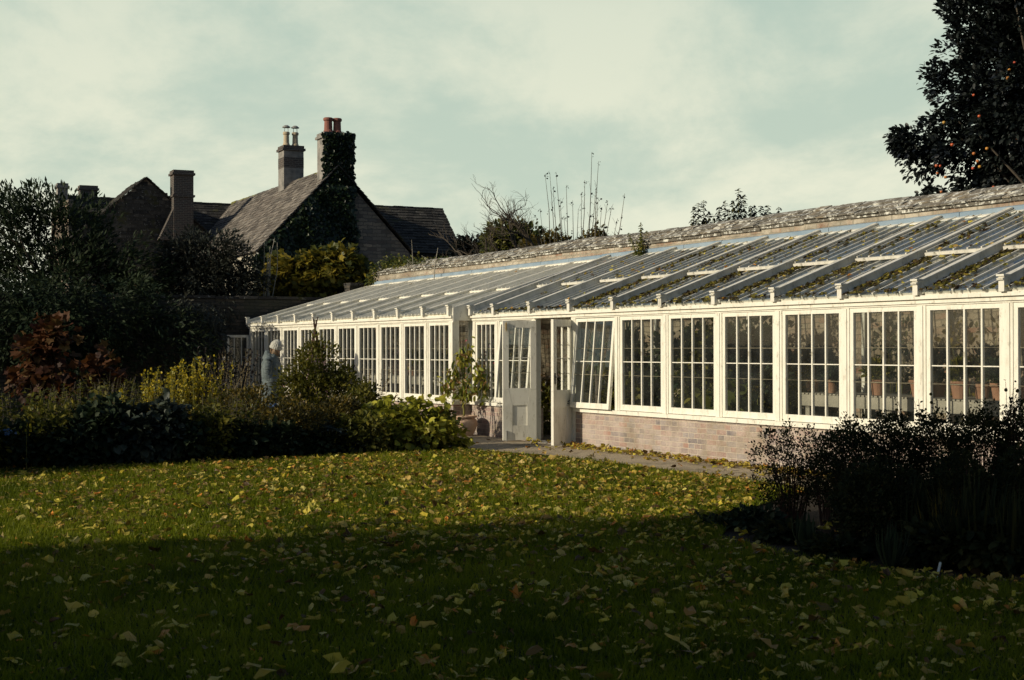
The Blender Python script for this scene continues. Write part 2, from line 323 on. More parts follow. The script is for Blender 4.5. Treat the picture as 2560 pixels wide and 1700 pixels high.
# ------------------------------------------------------------------ leaf meshes
def T_fold(w=0.28, h=0.06):      # cheap folded leaf, 2 triangles
    return np.array([(0, 0, 0), (-w, .45, h), (0, 1, 0), (w, .45, h)], float), [(0, 2, 1), (0, 3, 2)]
def T_oval(w=0.33, cup=0.09):    # rounder leaf with curl
    v = [(0, 0, 0), (0, .33, -.02), (0, .68, 0), (0, 1, -.08)]
    v += [(-w * .75, .2, cup), (-w, .5, cup), (-w * .6, .82, cup * .5), (w * .75, .2, cup), (w, .5, cup * .6), (w * .6, .82, cup * .6)]
    return np.array(v, float), [(0, 1, 5, 4), (1, 2, 6, 5), (2, 3, 6), (0, 7, 8, 1), (1, 8, 9, 2), (2, 9, 3)]
def T_palm(n=5, cut=0.5, cup=0.1):  # lobed leaf
    v = [(0, 0, 0)]; k = 2 * n
    for i in range(k + 1):
        a = math.radians(-140 + 280 * i / k); r = (1.0 if i % 2 else cut) * (0.55 + 0.45 * math.cos(a * 0.5))
        v.append((math.sin(a) * r * .6, .15 + math.cos(a) * r * .75, cup * r * (0.6 + 0.8 * math.sin(i * 2.1))))
    return np.array(v, float), [(0, i + 2, i + 1) for i in range(k)]
def T_blade(w=0.05, bend=0.35):
    return np.array([(-w, 0, 0), (w, 0, 0), (w * .8, .55, bend * .3), (-w * .8, .55, bend * .3), (0, 1, bend)], float), [(0, 1, 2, 3), (3, 2, 4)]
def T_tri(w=0.06):
    return np.array([(-w, 0, 0), (w, 0, 0), (0, 1, .25)], float), [(0, 1, 2)]
def norm(a): return a / np.maximum(np.linalg.norm(a, axis=1, keepdims=True), 1e-9)
def scatter(name, tmpl, pos, dirs, nrm, size, mat, parent=None, rnd=None, jit=0.0, wj=None):
    """one mesh out of many leaves: pos (N,3), dirs = leaf axis, nrm = leaf face"""
    tv, tf = tmpl; N = len(pos); k = len(tv)
    d = norm(np.asarray(dirs, float)); x = norm(np.cross(d, nrm)); z = np.cross(x, d)
    s = np.broadcast_to(np.asarray(size, float), (N,))[:, None, None]
    T = np.broadcast_to(tv, (N, k, 3)).copy()
    if jit: T += rng.normal(0, jit, T.shape) * (np.abs(tv).sum(1) > 0)[None, :, None]
    if wj is not None: T[:, :, 0] *= wj[:, None]
    V = pos[:, None, :] + s * (T[:, :, 0:1] * x[:, None, :] + T[:, :, 1:2] * d[:, None, :] + T[:, :, 2:3] * z[:, None, :])
    V = V.reshape(-1, 3)
    loops = np.array([i for f in tf for i in f]); lens = np.array([len(f) for f in tf])
    LI = (np.arange(N)[:, None] * k + loops[None, :]).reshape(-1).astype(np.int32)
    TL = np.tile(lens, N).astype(np.int32); ST = np.concatenate([[0], np.cumsum(TL)[:-1]]).astype(np.int32)
    me = bpy.data.meshes.new(name)
    me.vertices.add(len(V)); me.vertices.foreach_set('co', V.astype(np.float32).ravel())
    me.loops.add(len(LI)); me.loops.foreach_set('vertex_index', LI)
    me.polygons.add(len(TL)); me.polygons.foreach_set('loop_start', ST); me.polygons.foreach_set('loop_total', TL)
    rv = rng.random(N) if rnd is None else rnd
    a = me.attributes.new('rnd', 'FLOAT', 'FACE'); a.data.foreach_set('value', np.repeat(rv, len(tf)).astype(np.float32))
    me.materials.append(mat); me.update(calc_edges=True); me.validate()
    o = bpy.data.objects.new(name, me); COL.objects.link(o)
    if parent: o.parent = parent
    return o
def ball(n, r=1.0, shell=0.0):
    d = norm(rng.normal(size=(n, 3))); q = rng.random(n) ** (1 / 3.)
    q = shell + (1 - shell) * q
    return d * q[:, None] * r

def plant(name, label, cat, X, Y, h, rx, ry=None, mat=None, stemmat=None, z0=0.0, nclump=40, per=40, cr=0.14, size=0.06,
          tmpl=None, shell=0.45, droop=0.25, outw=0.7, stems=14, srad=0.006, low=0.12, cone=0.0, group=None, upness=0.0, base=0.0,
          trunk=None, sizevar=0.4, names=('foliage', 'stem'), lean=(0, 0), rnd=None, lobes=None):
    """a plant as a thing: clumps of leaves through a crown volume + stems reaching into them"""
    ry = ry or rx; e = empty(name, (X, Y, base), label=label, cat=cat, group=group)
    if lobes is None:
        c = ball(nclump, 1.0, shell); c[:, 2] = (c[:, 2] * 0.5 + 0.5)
        if cone: k = 1 - cone * c[:, 2]; c[:, 0] *= k; c[:, 1] *= k
        C = c * np.array([rx, ry, h * (1 - low)]) + np.array([0, 0, h * low])
    else:
        parts = []
        tot = sum(l[3] * l[4] * l[5] for l in lobes) if len(lobes[0]) > 5 else 1
        for l in lobes:
            n = max(4, int(nclump * l[3] * l[4] * l[5] / tot))
            parts.append(ball(n, 1.0, shell) * np.array([l[3], l[4], l[5]]) + np.array([l[0], l[1], l[2]]))
        C = np.concatenate(parts)
    C[:, 0] += lean[0] * C[:, 2]; C[:, 1] += lean[1] * C[:, 2]
    n = len(C)
    cen = np.array([0, 0, h * 0.45]) if lobes is None else C.mean(0)
    crn = cr * (0.6 + 0.8 * rng.random(n))
    off = ball(n * per, 1.0, 0.3).reshape(n, per, 3) * crn[:, None, None]
    P = (C[:, None, :] + off)
    O = norm((P - cen).reshape(-1, 3)); P = P.reshape(-1, 3)
    D = norm(O * outw + norm(off.reshape(-1, 3)) * 0.6 + rng.normal(0, 0.5, P.shape) + np.array([0, 0, upness - droop]))
    Nn = norm(O * 0.5 + rng.normal(0, 0.5, P.shape) + np.array([0, 0, 0.9]))
    S = size * (1 - sizevar + 2 * sizevar * rng.random(len(P)))
    keep = P[:, 2] > 0.02; P = P[keep]; D = D[keep]; Nn = Nn[keep]; S = S[keep]
    cl = np.repeat(rng.random(n), per)[keep]; rv = np.clip(cl * 0.55 + rng.random(len(P)) * 0.5, 0, 0.999)
    scatter(names[0], tmpl or T_fold(), P, D, Nn, S, mat, e, rnd=rv if rnd is None else rnd)
    if stems or trunk:
        b = MB()
        if trunk:
            tr, th = trunk
            top = Vector((lean[0] * th, lean[1] * th, th))
            b.tube([(0, 0, -0.1), top * 0.35 + Vector((tr * .5, 0, 0)), top * 0.7, top], [tr, tr * .8, tr * .65, tr * .5], 8)
            for i in random.sample(range(n), min(stems, n)):
                q = Vector(C[i]); st = top * random.uniform(0.55, 1.0)
                mid = st.lerp(q, .5) + Vector((random.uniform(-.1, .1) * h, random.uniform(-.1, .1) * h, random.uniform(-.02, .1) * h)) * 0.6
                b.tube([st, mid, q], [tr * .35, tr * .2, srad], 5)
        else:
            for i in random.sample(range(n), min(stems, n)):
                q = Vector(C[i]); st = Vector((q.x * .35 + random.uniform(-.03, .03), q.y * .35 + random.uniform(-.03, .03), 0))
                mid = st.lerp(q, .5) + Vector((-q.x * .12, -q.y * .12, h * 0.05))
                b.tube([st, mid, q], [srad * 1.5, srad * 1.2, srad * .6], 4)
        b.build(names[1], stemmat or BARK, e)
    return e

# ------------------------------------------------------------------ frames of the greenhouse and the house
AL = math.atan(2049 / F)
CA, SA = math.cos(AL), math.sin(AL)
XL = Vector((SA, -CA, 0)); YL = Vector((CA, SA, 0))      # along the front to the right, and into the glasshouse
GD = 11.87
GO = YL * GD - XL * 22.05
def G(x, y, z=0.0): p = GO + XL * x + YL * y; return Vector((p.x, p.y, z))
GROT = -(PI / 2 - AL)
# ------------------------------------------------------------------ ground
def sheet(name, pts, z, mat, label=None, seg=None):
    return tag(addmesh(name, [(p[0], p[1], z) for p in pts], [tuple(range(len(pts)))], mat), kind='structure')
sheet('ground', [(-400, -300), (400, -300), (400, 700), (-400, 700)], -0.012, SOIL)
# lawn edges: gravel path on the right, plant border behind, plant bed at lower right
bl0 = Vector((-0.58, 21.0, 0)); bdir = YL.copy()
lawn = [(-14, -6), (9, -6), (9, 8.6), (3.9, 9.3), (3.0, 9.55), (2.2, 10.5), (1.7, 11.6), (2.1, 13.4), (3.2, 15.4), (2.72, 16.5), (1.97, 17.6), (1.0, 19.3), (0.2, 20.35), (-0.55, 20.95), tuple((bl0 - bdir * 4)[:2]), tuple((bl0 - bdir * 8)[:2]), tuple((bl0 - bdir * 16)[:2])]
sheet('lawn', lawn, 0.0, TURF)
pth = [G(15, -1.3), G(9.0, -1.28), G(6.5, -1.22), G(4.6, -1.35), G(3.6, -1.75), G(2.6, -2.3), G(0.5, -2.3), G(-9.5, -2.6), G(-10.55, -2.6), G(-10.55, -0.1), G(15, -0.1)]
sheet('gravel_path', pth, 0.004, GRAVEL)

def edge_x(Zp):   # right edge of the lawn at depth Z
    ys = [(-6, 9), (8.6, 8), (9.3, 3.9), (9.55, 3.0), (10.5, 2.2), (11.6, 1.7), (13.4, 2.1), (15.4, 3.2), (16.5, 2.72), (17.6, 1.97), (19.3, 1.0), (20.95, -0.55), (22, -1.6)]
    return np.interp(Zp, [a for a, _ in ys], [b for _, b in ys])
def far_z(X):     # far edge of the lawn along the plant border
    return bl0.y + (X - bl0.x) * (SA / CA)
def in_lawn(P): return (P[:, 0] < edge_x(P[:, 1])) & (P[:, 1] < far_z(P[:, 0]) + 0.05)
def frustum(n, z0, z1, pw=1.0, margin=1.5):
    # points spread over the lawn in view, denser per area near the camera
    u = rng.random(n); Z = (z0 ** pw + u * (z1 ** pw - z0 ** pw)) ** (1 / pw)
    X = (rng.random(n) * 2 - 1) * 0.36 * margin * Z - 0.0
    return np.stack([X, Z, np.zeros(n)], 1)
P = frustum(450000, 6.2, 21.5, 1.15); P = P[in_lawn(P)]; n = len(P)
scl = 0.6 + 0.4 * np.clip((P[:, 1] - 6) / 12, 0, 1)
D = norm(np.stack([rng.normal(0, .45, n), rng.normal(0, .45, n), np.ones(n)], 1)); Nn = norm(rng.normal(size=(n, 3)) * np.array([1, 1, .1]))
patch = 0.5 + 0.5 * np.sin(P[:, 0] * 1.7 + np.sin(P[:, 1] * 0.9) * 2) * np.sin(P[:, 1] * 1.3 + 1)
tag(scatter('lawn_grass', T_tri(0.085), P, D, Nn, (0.028 + 0.03 * rng.random(n)) * (0.8 + 0.6 * scl), L_GRASS, rnd=np.clip(patch * .35 + .3 * (.5 + .5 * np.sin(P[:, 0] * 5.2 + 2 * np.sin(P[:, 1] * 3.1)) * np.sin(P[:, 1] * 4.3 + P[:, 0])) + rng.random(n) * .35, 0, .999)),
    'short green grass blades of the lawn under the leaves', 'grass', kind='stuff')
# fallen leaves
def litter(n, gen):
    P = gen(n); n = len(P); a = rng.random(n) * 2 * PI
    tilt = rng.normal(0, .3, n); D = norm(np.stack([np.cos(a), np.sin(a), tilt], 1)); Nn = norm(np.stack([rng.normal(0, .6, n), rng.normal(0, .6, n), np.ones(n)], 1))
    return P, D, Nn
def g1(n):
    P = frustum(n, 6.0, 21.3, 1.7)
    k = 1.35 * np.clip(0.62 + 0.10 * (P[:, 1] - 11) + 0.09 * P[:, 0], 0.26, 1.6)
    cl = (0.5 + 0.5 * np.sin(P[:, 0] * 2.3 + 1.7 * np.sin(P[:, 1] * 1.1)) * np.sin(P[:, 1] * 2.1 + P[:, 0])) * (0.6 + 0.6 * np.sin(P[:, 0] * 7.1 + 2 * np.sin(P[:, 1] * 3.3)) * np.sin(P[:, 1] * 5.3 - P[:, 0] * 2.2))
    P = P[in_lawn(P) & (rng.random(n) < k * (0.3 + 1.2 * np.clip(cl, 0, 2) ** 1.1))]; P[:, 2] = 0.022 + 0.024 * rng.random(len(P)); return P
lo = []
for k, (tm, nn, s0, s1) in enumerate([(T_oval(0.30, 0.07), 21000, 0.05, 0.105), (T_oval(0.42, -0.05), 13500, 0.045, 0.085), (T_palm(5, 0.6, 0.22), 3500, 0.055, 0.10), (T_oval(0.2, 0.12), 10500, 0.03, 0.09)]):
    P, D, Nn = litter(nn, g1); lo.append((tm, P, D, Nn, s0 * .6 + (s1 * 1.08 - s0 * .6) * rng.random(len(P)) ** 1.8))
def merge_litter(name, lst, label, mat=None, parent=None):
    obs = [scatter('tmp', t, P, D, Nn, S, mat or L_FALL, jit=0.075) for t, P, D, Nn, S in lst]
    V = []; Fc = []; R = []
    for o in obs:
        me = o.data; k = len(V); nv = len(me.vertices)
        co = np.empty(nv * 3, np.float32); me.vertices.foreach_get('co', co); V.extend(map(tuple, co.reshape(-1, 3).tolist()))
        r = np.empty(len(me.polygons), np.float32); me.attributes['rnd'].data.foreach_get('value', r); R.extend(r.tolist())
        Fc.extend([tuple(i + k for i in p.vertices) for p in me.polygons])
        bpy.data.objects.remove(o); bpy.data.meshes.remove(me)
    return tag(addmesh(name, V, Fc, mat or L_FALL, parent, rnd=R), label, 'leaf litter', kind='stuff')
merge_litter('fallen_leaves', lo, 'yellow, tan and orange fallen leaves scattered over the lawn')
def g2(n):
    x = rng.random(n) * 10.5 + 1.5; y = -0.06 - np.abs(rng.normal(0, .2, n)); y = np.where(rng.random(n) < .12, -rng.random(n) * 1.3, y)
    p = GO.x + XL.x * x + YL.x * y, GO.y + XL.y * x + YL.y * y
    return np.stack([p[0], p[1], 0.015 + 0.035 * rng.random(n)], 1)[(x > 3.5) | (rng.random(n) < .25)]
lo = []
for tm, nn in [(T_oval(0.32, 0.15), 900), (T_palm(5, .5, .2), 250)]:
    P, D, Nn = litter(nn, g2); lo.append((tm, P, D, Nn, .05 + .05 * rng.random(len(P))))
merge_litter('fallen_leaves', lo, 'drift of yellow fallen leaves on the gravel along the greenhouse brick base')

# ------------------------------------------------------------------ greenhouse
gh = empty('greenhouse', (GO.x, GO.y, -0.027), (0, -0.0045, GROT), label='long white timber lean-to greenhouse on a low brick base against the garden wall', cat='greenhouse')
YB = 2.9
LP = [-10.45 + 1.045 * i for i in range(11)]
RP = [0.955, 2.16, 3.365, 4.57, 5.775, 6.98, 8.185, 9.39, 10.595, 11.8, 13.0, 14.2, 15.4]
YF = -0.35
def ztop(x): return 3.03 + 0.0078 * (x + 10.45)
b = MB()
b.box(-10.5, 0.0, YF, YF + .22, -.15, .545); b.box(-0.22, 0.0, YF + .22, .22, -.15, .545)
b.box(0.0, 2.16 - .065, 0.0, .22, -.15, .545); b.box(3.365 + .065, 15.45, 0.0, .22, -.15, .545)
b.box(-10.5, -10.28, YF + .22, YB, -.15, .545)
b.build('brick_plinth', BRICK, gh)
b = MB()   # sills
for x0, x1, y in ((-10.53, 0.03, YF), (0.03, 2.16 - .067, 0.0), (3.365 + .067, 15.45, 0.0)):
    b.prism([(x0, .547), (x1, .547), (x1, .603), (x0, .603)], y - .045, y + .12)
b.box(-0.02, 0.035, YF + .12, -0.047, .549, .6)
b.build('sill', WHITE, gh)
b = MB()   # head plate and gutter board
def fascia(x0, x1, y):
    b.box(x0, x1, y - .02, y + .10, 2.015, 2.06); b.box(x0, x1, y - .055, y + .10, 2.062, 2.105)
fascia(-10.53, 0.03, YF); fascia(0.075, 15.45, 0.0); b.box(-0.02, 0.035, YF + .102, 0.10, 2.017, 2.10)
b.box(3.3, 15.45, .0, .10, 1.995, 2.013); b.box(.075, 2.2, .0, .10, 1.995, 2.013); b.box(-10.5, .03, YF, YF + .1, 1.995, 2.013)
b.build('head_plate', WHITE, gh)
def post(x, y, wd=.13, z0=.605):
    b = MB(); b.box(x - wd / 2, x + wd / 2, y, y + .10, z0, 1.993)
    b.box(x - wd / 2 + .035, x + wd / 2 - .035, y - .012, y - .001, z0, 1.99); return b.build('post', WHITE, gh)
for x in LP[1:-1]: post(x, YF)
post(-10.44, YF); 
b = MB(); b.box(-.14, -.005, YF - .01, YF + .125, .605, 2.012); b.box(-.09, 0.0, -.001, .12, .605, 2.012); b.build('post', WHITE, gh)
for x in RP:
    if x in (2.16, 3.365): post(x, 0.0, .13, 0.03)
    else: post(x, 0.0)
b = MB(); b.box(0.06, .16, 0.0, .1, .605, 1.993); b.build('post', WHITE, gh)

def window(xa, xb, y, n=4, tilt=0.0, top=1.99):
    """sash hung from its top rail; built at the hinge so that it can swing"""
    wd = xb - xa; H = top - .61
    b = MB(); s = .055; y0, y1 = .012, .055
    b.box(0, s, y0, y1, -H, 0); b.box(wd - s, wd, y0, y1, -H, 0)
    b.box(s, wd - s, y0 + .001, y1 - .001, -.05, 0); b.box(s, wd - s, y0 + .001, y1 - .001, -H, -H + .085)
    for i in range(1, n):
        c = s + (wd - 2 * s) * i / n; b.box(c - .011, c + .011, y0 + .004, y1 - .004, -H + .085, -.05)
    zc = 1.325 - top
    for i in range(n):
        c0 = s + (wd - 2 * s) * i / n + .011; c1 = s + (wd - 2 * s) * (i + 1) / n - .011
        b.box(c0, c1, y0 + .012, y1 - .014, zc - .006, zc + .006)
    f = b.build('window', WHITE, gh, loc=(xa, y, top))
    f.rotation_euler = (-tilt, 0, 0)
    p = MB(); p.box(s - .005, wd - s + .005, .031, .034, -H + .08, -.045, m=0)
    for q in (1.525, 1.125):
        for i in range(n):
            c0 = s + (wd - 2 * s) * i / n + .011; c1 = s + (wd - 2 * s) * (i + 1) / n - .011
            p.box(c0, c1, .028, .0305, q - top - .004 + random.uniform(-.004, .004), q - top + .003, m=1)
    p.build('pane', [GLASS, PUTTY], f)
    return f
for i in range(10):
    window(LP[i] + .066, LP[i + 1] - (.066 if i < 9 else .141), YF)
edges = [0.16] + RP
for i in range(len(edges) - 1):
    a, c = edges[i], edges[i + 1]
    if abs(a - 2.16) < .01: continue
    window(a + (.066 if i else 0.001), c - .066, 0.0, 4 if i else 4, tilt={1: .085, 3: .09}.get(i, 0.0), top=1.99 if i != 1 and i != 3 else 1.985)
b = MB(); b.box(-.004, 0.0, YF + .13, -.01, .61, 2.0); b.build('pane', GLASS, gh)      # narrow glazed return of the step

# ---- roof: rafters, lower and raised upper lights
def roof(xs, yf, zf, pale):
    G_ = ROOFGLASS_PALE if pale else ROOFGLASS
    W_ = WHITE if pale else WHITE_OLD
    for i in range(len(xs) - 1):
        x0, x1 = xs[i], xs[i + 1]; zt = ztop((x0 + x1) / 2); dy = YB - yf; dz = zt - zf
        ln = math.hypot(dy, dz); rx = math.atan2(dz, dy)
        for part, (t0, t1, lift) in enumerate(((0.0, .50, 0.012), (.46, 1.0, .05 if pale else .075))):
            b = MB(); g = MB(); wd = x1 - x0; a, e = ln * t0, ln * t1; s = .028
            b.box(.036, .036 + s, a, e, lift, lift + .045); b.box(wd - .036 - s, wd - .036, a, e, lift, lift + .045)
            bn = 6 if pale else 5
            for k in range(1, bn):
                c = .036 + s + (wd - .072 - 2 * s) * k / bn; b.box(c - .010, c + .010, a - .012, e, lift + .004, lift + .042)
            if part: b.box(.064, wd - .064, a - .05, a, lift - .012, lift + .026)
            else: b.box(.064, wd - .064, a + .015, a + .05, lift - .03, lift + .014)
            b.box(.064, wd - .064, e - .05, e, lift + .001, lift + .03)
            o = b.build('roof_light', W_, gh, loc=(x0, yf, zf), rot=(rx, 0, 0))
            g.box(.05, wd - .05, a - .025, e - .01, lift + .022, lift + .026)
            g.build('pane', G_, o)
    for i, x in enumerate(xs):
        zt = ztop(x); dy = YB - yf; dz = zt - zf; ln = math.hypot(dy, dz); rx = math.atan2(dz, dy)
        b = MB(); wd = .027
        rh_ = .075 if pale else .12
        b.box(-wd, wd, -.02, ln, -.05, rh_ + .015); b.box(-wd - .016, wd + .016, -.05, ln, rh_ + .017, rh_ + .037)
        b.box(-wd - .008, wd + .008, -.02, ln, .006, .018)
        b.build('rafter', W_, gh, loc=(x, yf, zf), rot=(rx, 0, 0))
        b = MB(); b.box(x - .037, x + .037, yf - .075, yf - .0, 2.107, zf + .150); b.box(x - .052, x + .052, yf - .095, yf + .0, zf + .152, zf + .172)
        b.box(x - .045, x + .045, yf - .085, yf - .0, zf + .115, zf + .128)
        b.build('rafter_end', W_, gh)
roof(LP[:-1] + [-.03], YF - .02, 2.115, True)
roof([.16 - .04] + RP, -.02, 2.115, False)
b = MB()   # deep cheek board where the higher left roof steps down
for t in range(12):
    ya = (YF - .02) + (YB - YF) * t / 12; yb = (YF - .02) + (YB - YF) * (t + 1) / 12
    za = 2.115 + (ztop(0) - 2.115) * t / 12; zb = 2.115 + (ztop(0) - 2.115) * (t + 1) / 12
    b.hexa([(.0, ya, za - .13), (.045, ya, za - .13), (.045, yb, zb - .13), (0, yb, zb - .13), (.0, ya, za + .13), (.045, ya, za + .13), (.045, yb, zb + .13), (0, yb, zb + .13)])
b.build('verge_board', WHITE, gh)
b = MB(); b.ob((-10.5, YB - .12, ztop(-10.45) + .02), (26, 0, .0078 * 26), (0, .115, .04), (0, 0, .05)); b.build('ridge_board', WHITE, gh)
b = MB()
xx = -10.5
while xx < 15.4:
    l = random.uniform(.9, 1.6); z = ztop(xx) + .075 + random.uniform(-.004, .004)
    b.ob((xx, YB - .035, z), (l - .01, 0, .0078 * l), (0, .032, .015), (0, -.0, .085)); b.ob((xx, YB - .10, z - .018), (l - .01, 0, .0078 * l), (0, .066, .028), (0, 0, .008)); xx += l
b.build('lead_flashing', LEAD, gh)
# end frame on the far left with its open leaf
b = MB(); b.box(-10.5, -10.40, YF + .1, YF + .2, .6, 2.0); b.box(-10.5, -10.4, 1.2, 1.3, .6, 2.4); b.box(-10.5, -10.42, YF + .2, YB, .6, .65); b.box(-10.5, -10.42, YF + .2, YB, 2.0, 2.06)
b.build('end_frame', WHITE, gh)
b = MB(); b.box(-10.47, -10.466, YF + .2, YB, .65, 2.0); b.build('pane', GLASS, gh)

def door(hx, ang, wd, mirror):
    e = MB(); T = .044; z0, z1 = .045, 1.972
    st = .095; g0 = .885
    q = [(0, z0), (wd, z0), (wd, z1), (0, z1)]
    e.box(0, st, 0, T, g0 - .02, z1); e.box(wd - st, wd, 0, T, g0 - .02, z1); e.box(st, wd - st, .001, T - .001, z1 - .11, z1)
    # gunstock stiles and middle rail
    e.prism([(0, z0), (st + .06, z0), (st + .06, .62), (st, .862), (0, .862)], 0, T); e.prism([(wd, z0), (wd, .862), (wd - st, .862), (wd - st - .06, .62), (wd - st - .06, z0)], 0, T)
    e.prism([(st + .002, g0), (st + .002, .864), (st + .062, .61), (wd - st - .062, .61), (wd - st - .002, .864), (wd - st - .002, g0)], .0015, T - .0015)
    e.box(st + .062, wd - st - .062, .0015, T - .0015, z0, .28); e.box(st + .062, wd - st - .062, .014, T - .014, .282, .608)
    for k in (.5,): e.box(wd * k - .009, wd * k + .009, .008, T - .008, g0, z1 - .11)
    e.box(st, wd * .5 - .009, .014, T - .014, 1.37, 1.38); e.box(wd * .5 + .009, wd - st, .014, T - .014, 1.37, 1.38)
    if mirror:
        for a in range(3): e.ob((st + .065, .008 , .3 + a * .09), (wd - 2 * st - .135, 0, .12), (0, .004, 0), (0, 0, .006))
    d = e.build('door', WHITE, gh, loc=(hx, -.005, 0), rot=(0, 0, ang))
    g = MB(); g.box(st - .004, wd - st + .004, T / 2 - .0015, T / 2 + .0015, g0, z1 - .1)
    for zq in (1.58, 1.14): g.box(st, wd - st, T / 2 - .004, T / 2 + .004, zq - .004, zq + .003, m=1)
    g.build('pane', [GLASS, PUTTY], d)
    return d
dl = door(2.16 + .07, math.radians(-104), .56, False)
dr = door(3.365 - .07, math.radians(-64), .57, True)
# the left leaf swings from its left jamb: its visible face is +y local; the right leaf shows its own +/- faces
b = MB(); b.box(.50, .52, .047, .06, 1.83, 1.93); b.box(.506, .514, .05, .068, 1.80, 1.95); b.build('latch', BRASS, dl)
b = MB(); b.box(.49, .515, .047, .062, .06, .2); b.tube([(.502, .06, .03), (.502, .06, .2)], .007); b.build('bolt', METAL, dl)
for sg in (-1, 1):
    b = MB(); yy = .046 if sg > 0 else -.002
    b.ob((.515, yy, .98), (.028, 0, 0), (0, .004 * sg, 0), (0, 0, .17)); b.tube([(.53, yy, 1.09), (.53, yy + .05 * sg, 1.09), (.45, yy + .055 * sg, 1.085)], [.010, .010, .007], 6)
    b.build('handle', IRON, dr)
b = MB(); b.tube([(.16, .046, .70), (.16, .075, .72), (.10, .085, .69), (-.02, .12, .68), (-.09, .14, .675)], .006, 5); b.lathe([(.0, 0), (.014, .0), (.014, .012), (0, .012)], (.16, .055, .665), 8)
b.build('door_stay', IRON, dr)
b = MB(); b.box(2.24, 3.29, -.16, .2, -.1, .035); b.build('doorstep', CHIMSTONE, gh)
d3 = MB(); wd = .52
d3.box(0, .05, 0, .04, .1, 1.86); d3.box(wd - .05, wd, 0, .04, .1, 1.86); d3.box(.05, wd - .05, .001, .039, 1.80, 1.86); d3.box(.05, wd - .05, .001, .039, .1, .2)
for k in (1, 2): d3.box(wd * k / 3 - .01, wd * k / 3 + .01, .005, .035, .2, 1.80)
o = d3.build('door', WHITE, gh, loc=(-10.53, YF - .01, 0), rot=(0, 0, math.radians(-97)))
b = MB(); b.box(.045, wd - .045, .018, .021, .19, 1.81); b.build('pane', GLASS, o)
# leaves lying on the roof glass
def roofleaves(n, xa, xb, t0, t1, edge):
    u = rng.random(n); x = xa + (xb - xa) * rng.random(n)
    if edge:  # leaves collect against the near side of rafters
        xi = np.array(RP); k = rng.integers(2, len(RP) - 1, n); x = xi[k] + .06 + np.abs(rng.normal(0, .12, n))
    t = t0 + (t1 - t0) * rng.random(n); lift = np.where(t > .46, .11, .045)
    y = -.02 + 2.92 * t; z = 2.115 - .027 + (3.13 - 2.115) * t + lift + .0045 * x + .01 + (.0078 * (x - 5) * t)
    y = y - lift * .33
    p = np.stack([GO.x + XL.x * x + YL.x * y, GO.y + XL.y * x + YL.y * y, z + .012 * rng.random(n)], 1)
    a = rng.random(n) * 2 * PI; d = np.stack([np.cos(a), np.sin(a), .3 * np.cos(a - .5)], 1)
    return p, norm(d), norm(np.stack([-.3 + rng.normal(0, .4, n), -.15 + rng.normal(0, .4, n), np.ones(n)], 1))
lst = []
for nn, xa, xb, t0, t1, ed, tm in ((700, .3, 14, .0, .98, False, T_oval(.35, .15)), (1700, 0, 0, .04, .45, True, T_oval(.35, .2)), (520, 0, 0, .5, .95, True, T_oval(.3, .2)), (45, -10, 0, .05, .95, False, T_oval(.35, .15)), (420, .3, 14, -.015, .02, False, T_oval(.3, .2)), (140, .3, 14, .455, .47, False, T_oval(.3, .2))):
    p, d, nn_ = roofleaves(nn, xa, xb, t0, t1, ed); lst.append((tm, p, d, nn_, .035 + .05 * rng.random(nn)))
merge_litter('fallen_leaves', [l for i, l in enumerate(lst) if i in (0, 3, 5)], 'yellow fallen leaves dotted over the greenhouse roof glass')
merge_litter('fallen_leaves', [l for i, l in enumerate(lst) if i in (1, 2, 4)], 'dark leaf debris and moss heaped against the greenhouse rafters and eaves', L_ROOF)

# ------------------------------------------------------------------ garden walls
def tiles(b, o, a, u, La, Lu, rows, tw, th=.02, keep=None, jit=.006):
    o = Vector(o); a = Vector(a).normalized(); u = Vector(u).normalized(); n = a.cross(u).normalized()
    rh = Lu / rows
    for j in range(rows):
        t = -random.random() * tw
        while t < La:
            wdt = tw * random.uniform(.65, 1.35); t0 = max(t, 0); t1 = min(t + wdt, La)
            if t1 - t0 > .03 and (keep is None or keep((t0 + t1) / 2, (j + .5) * rh)):
                lf = th + random.uniform(-jit, jit); dr = random.uniform(-.12, .06) * rh
                b.ob(o + a * (t0 + .004) + u * (j * rh + dr) + n * lf, a * (t1 - t0 - .008), u * (rh * 1.22) - n * (th * .9), n * th)
            t += wdt
def wall_thing(name, label, fn, cat='wall'):
    e = empty(name, (GO.x, GO.y, -.027), (0, -0.0045, GROT), label=label, cat=cat); fn(e); return e
def bw(e):
    # interior face, outer stone and the lichened coping
    b = MB(); b.box(-10.55, 22, YB + .002, YB + .08, -.2, 3.15); b.build('limewashed_face', INWALL, e)
    b = MB()
    for i in range(33):
        x0 = -10.55 + i; zt = 3.41 + .004 * i + .012 * math.sin(i * .9)
        b.hexa([(x0, YB + .01, 3.14), (x0 + 1, YB + .01, 3.14), (x0 + 1, YB + .42, 3.14), (x0, YB + .42, 3.14), (x0, YB + .01, zt), (x0 + 1, YB + .01, zt), (x0 + 1, YB + .42, zt), (x0, YB + .42, zt)], .5)
    b.box(-10.55, 22, YB + .081, YB + .42, -.2, 3.139)
    b.build('masonry', OUTWALL, e)
    b = MB()
    for i in range(33):
        x0 = -10.6 + i; z = 3.375 + .0042 * i + .014 * math.sin(i * .9) + random.uniform(-.006, .006)
        tiles(b, (x0, YB - .05, z), (1, 0, .004 + .014 * .9 * math.cos(i * .9) * 0.6), (0, .36, .20), .995, .42, 3, .30, .022, jit=.008)
        b.box(x0, x0 + .99, YB - .03, YB + .25, z - .03, z + .02, .1)
        b.box(x0, x0 + .99, YB + .25, YB + .42, z - .03, z + .19, .4)
    b.build('coping', COPING, e)
wall_thing('garden_wall', 'old brick and stone garden wall with lichened coping rising behind the greenhouse roof', bw)
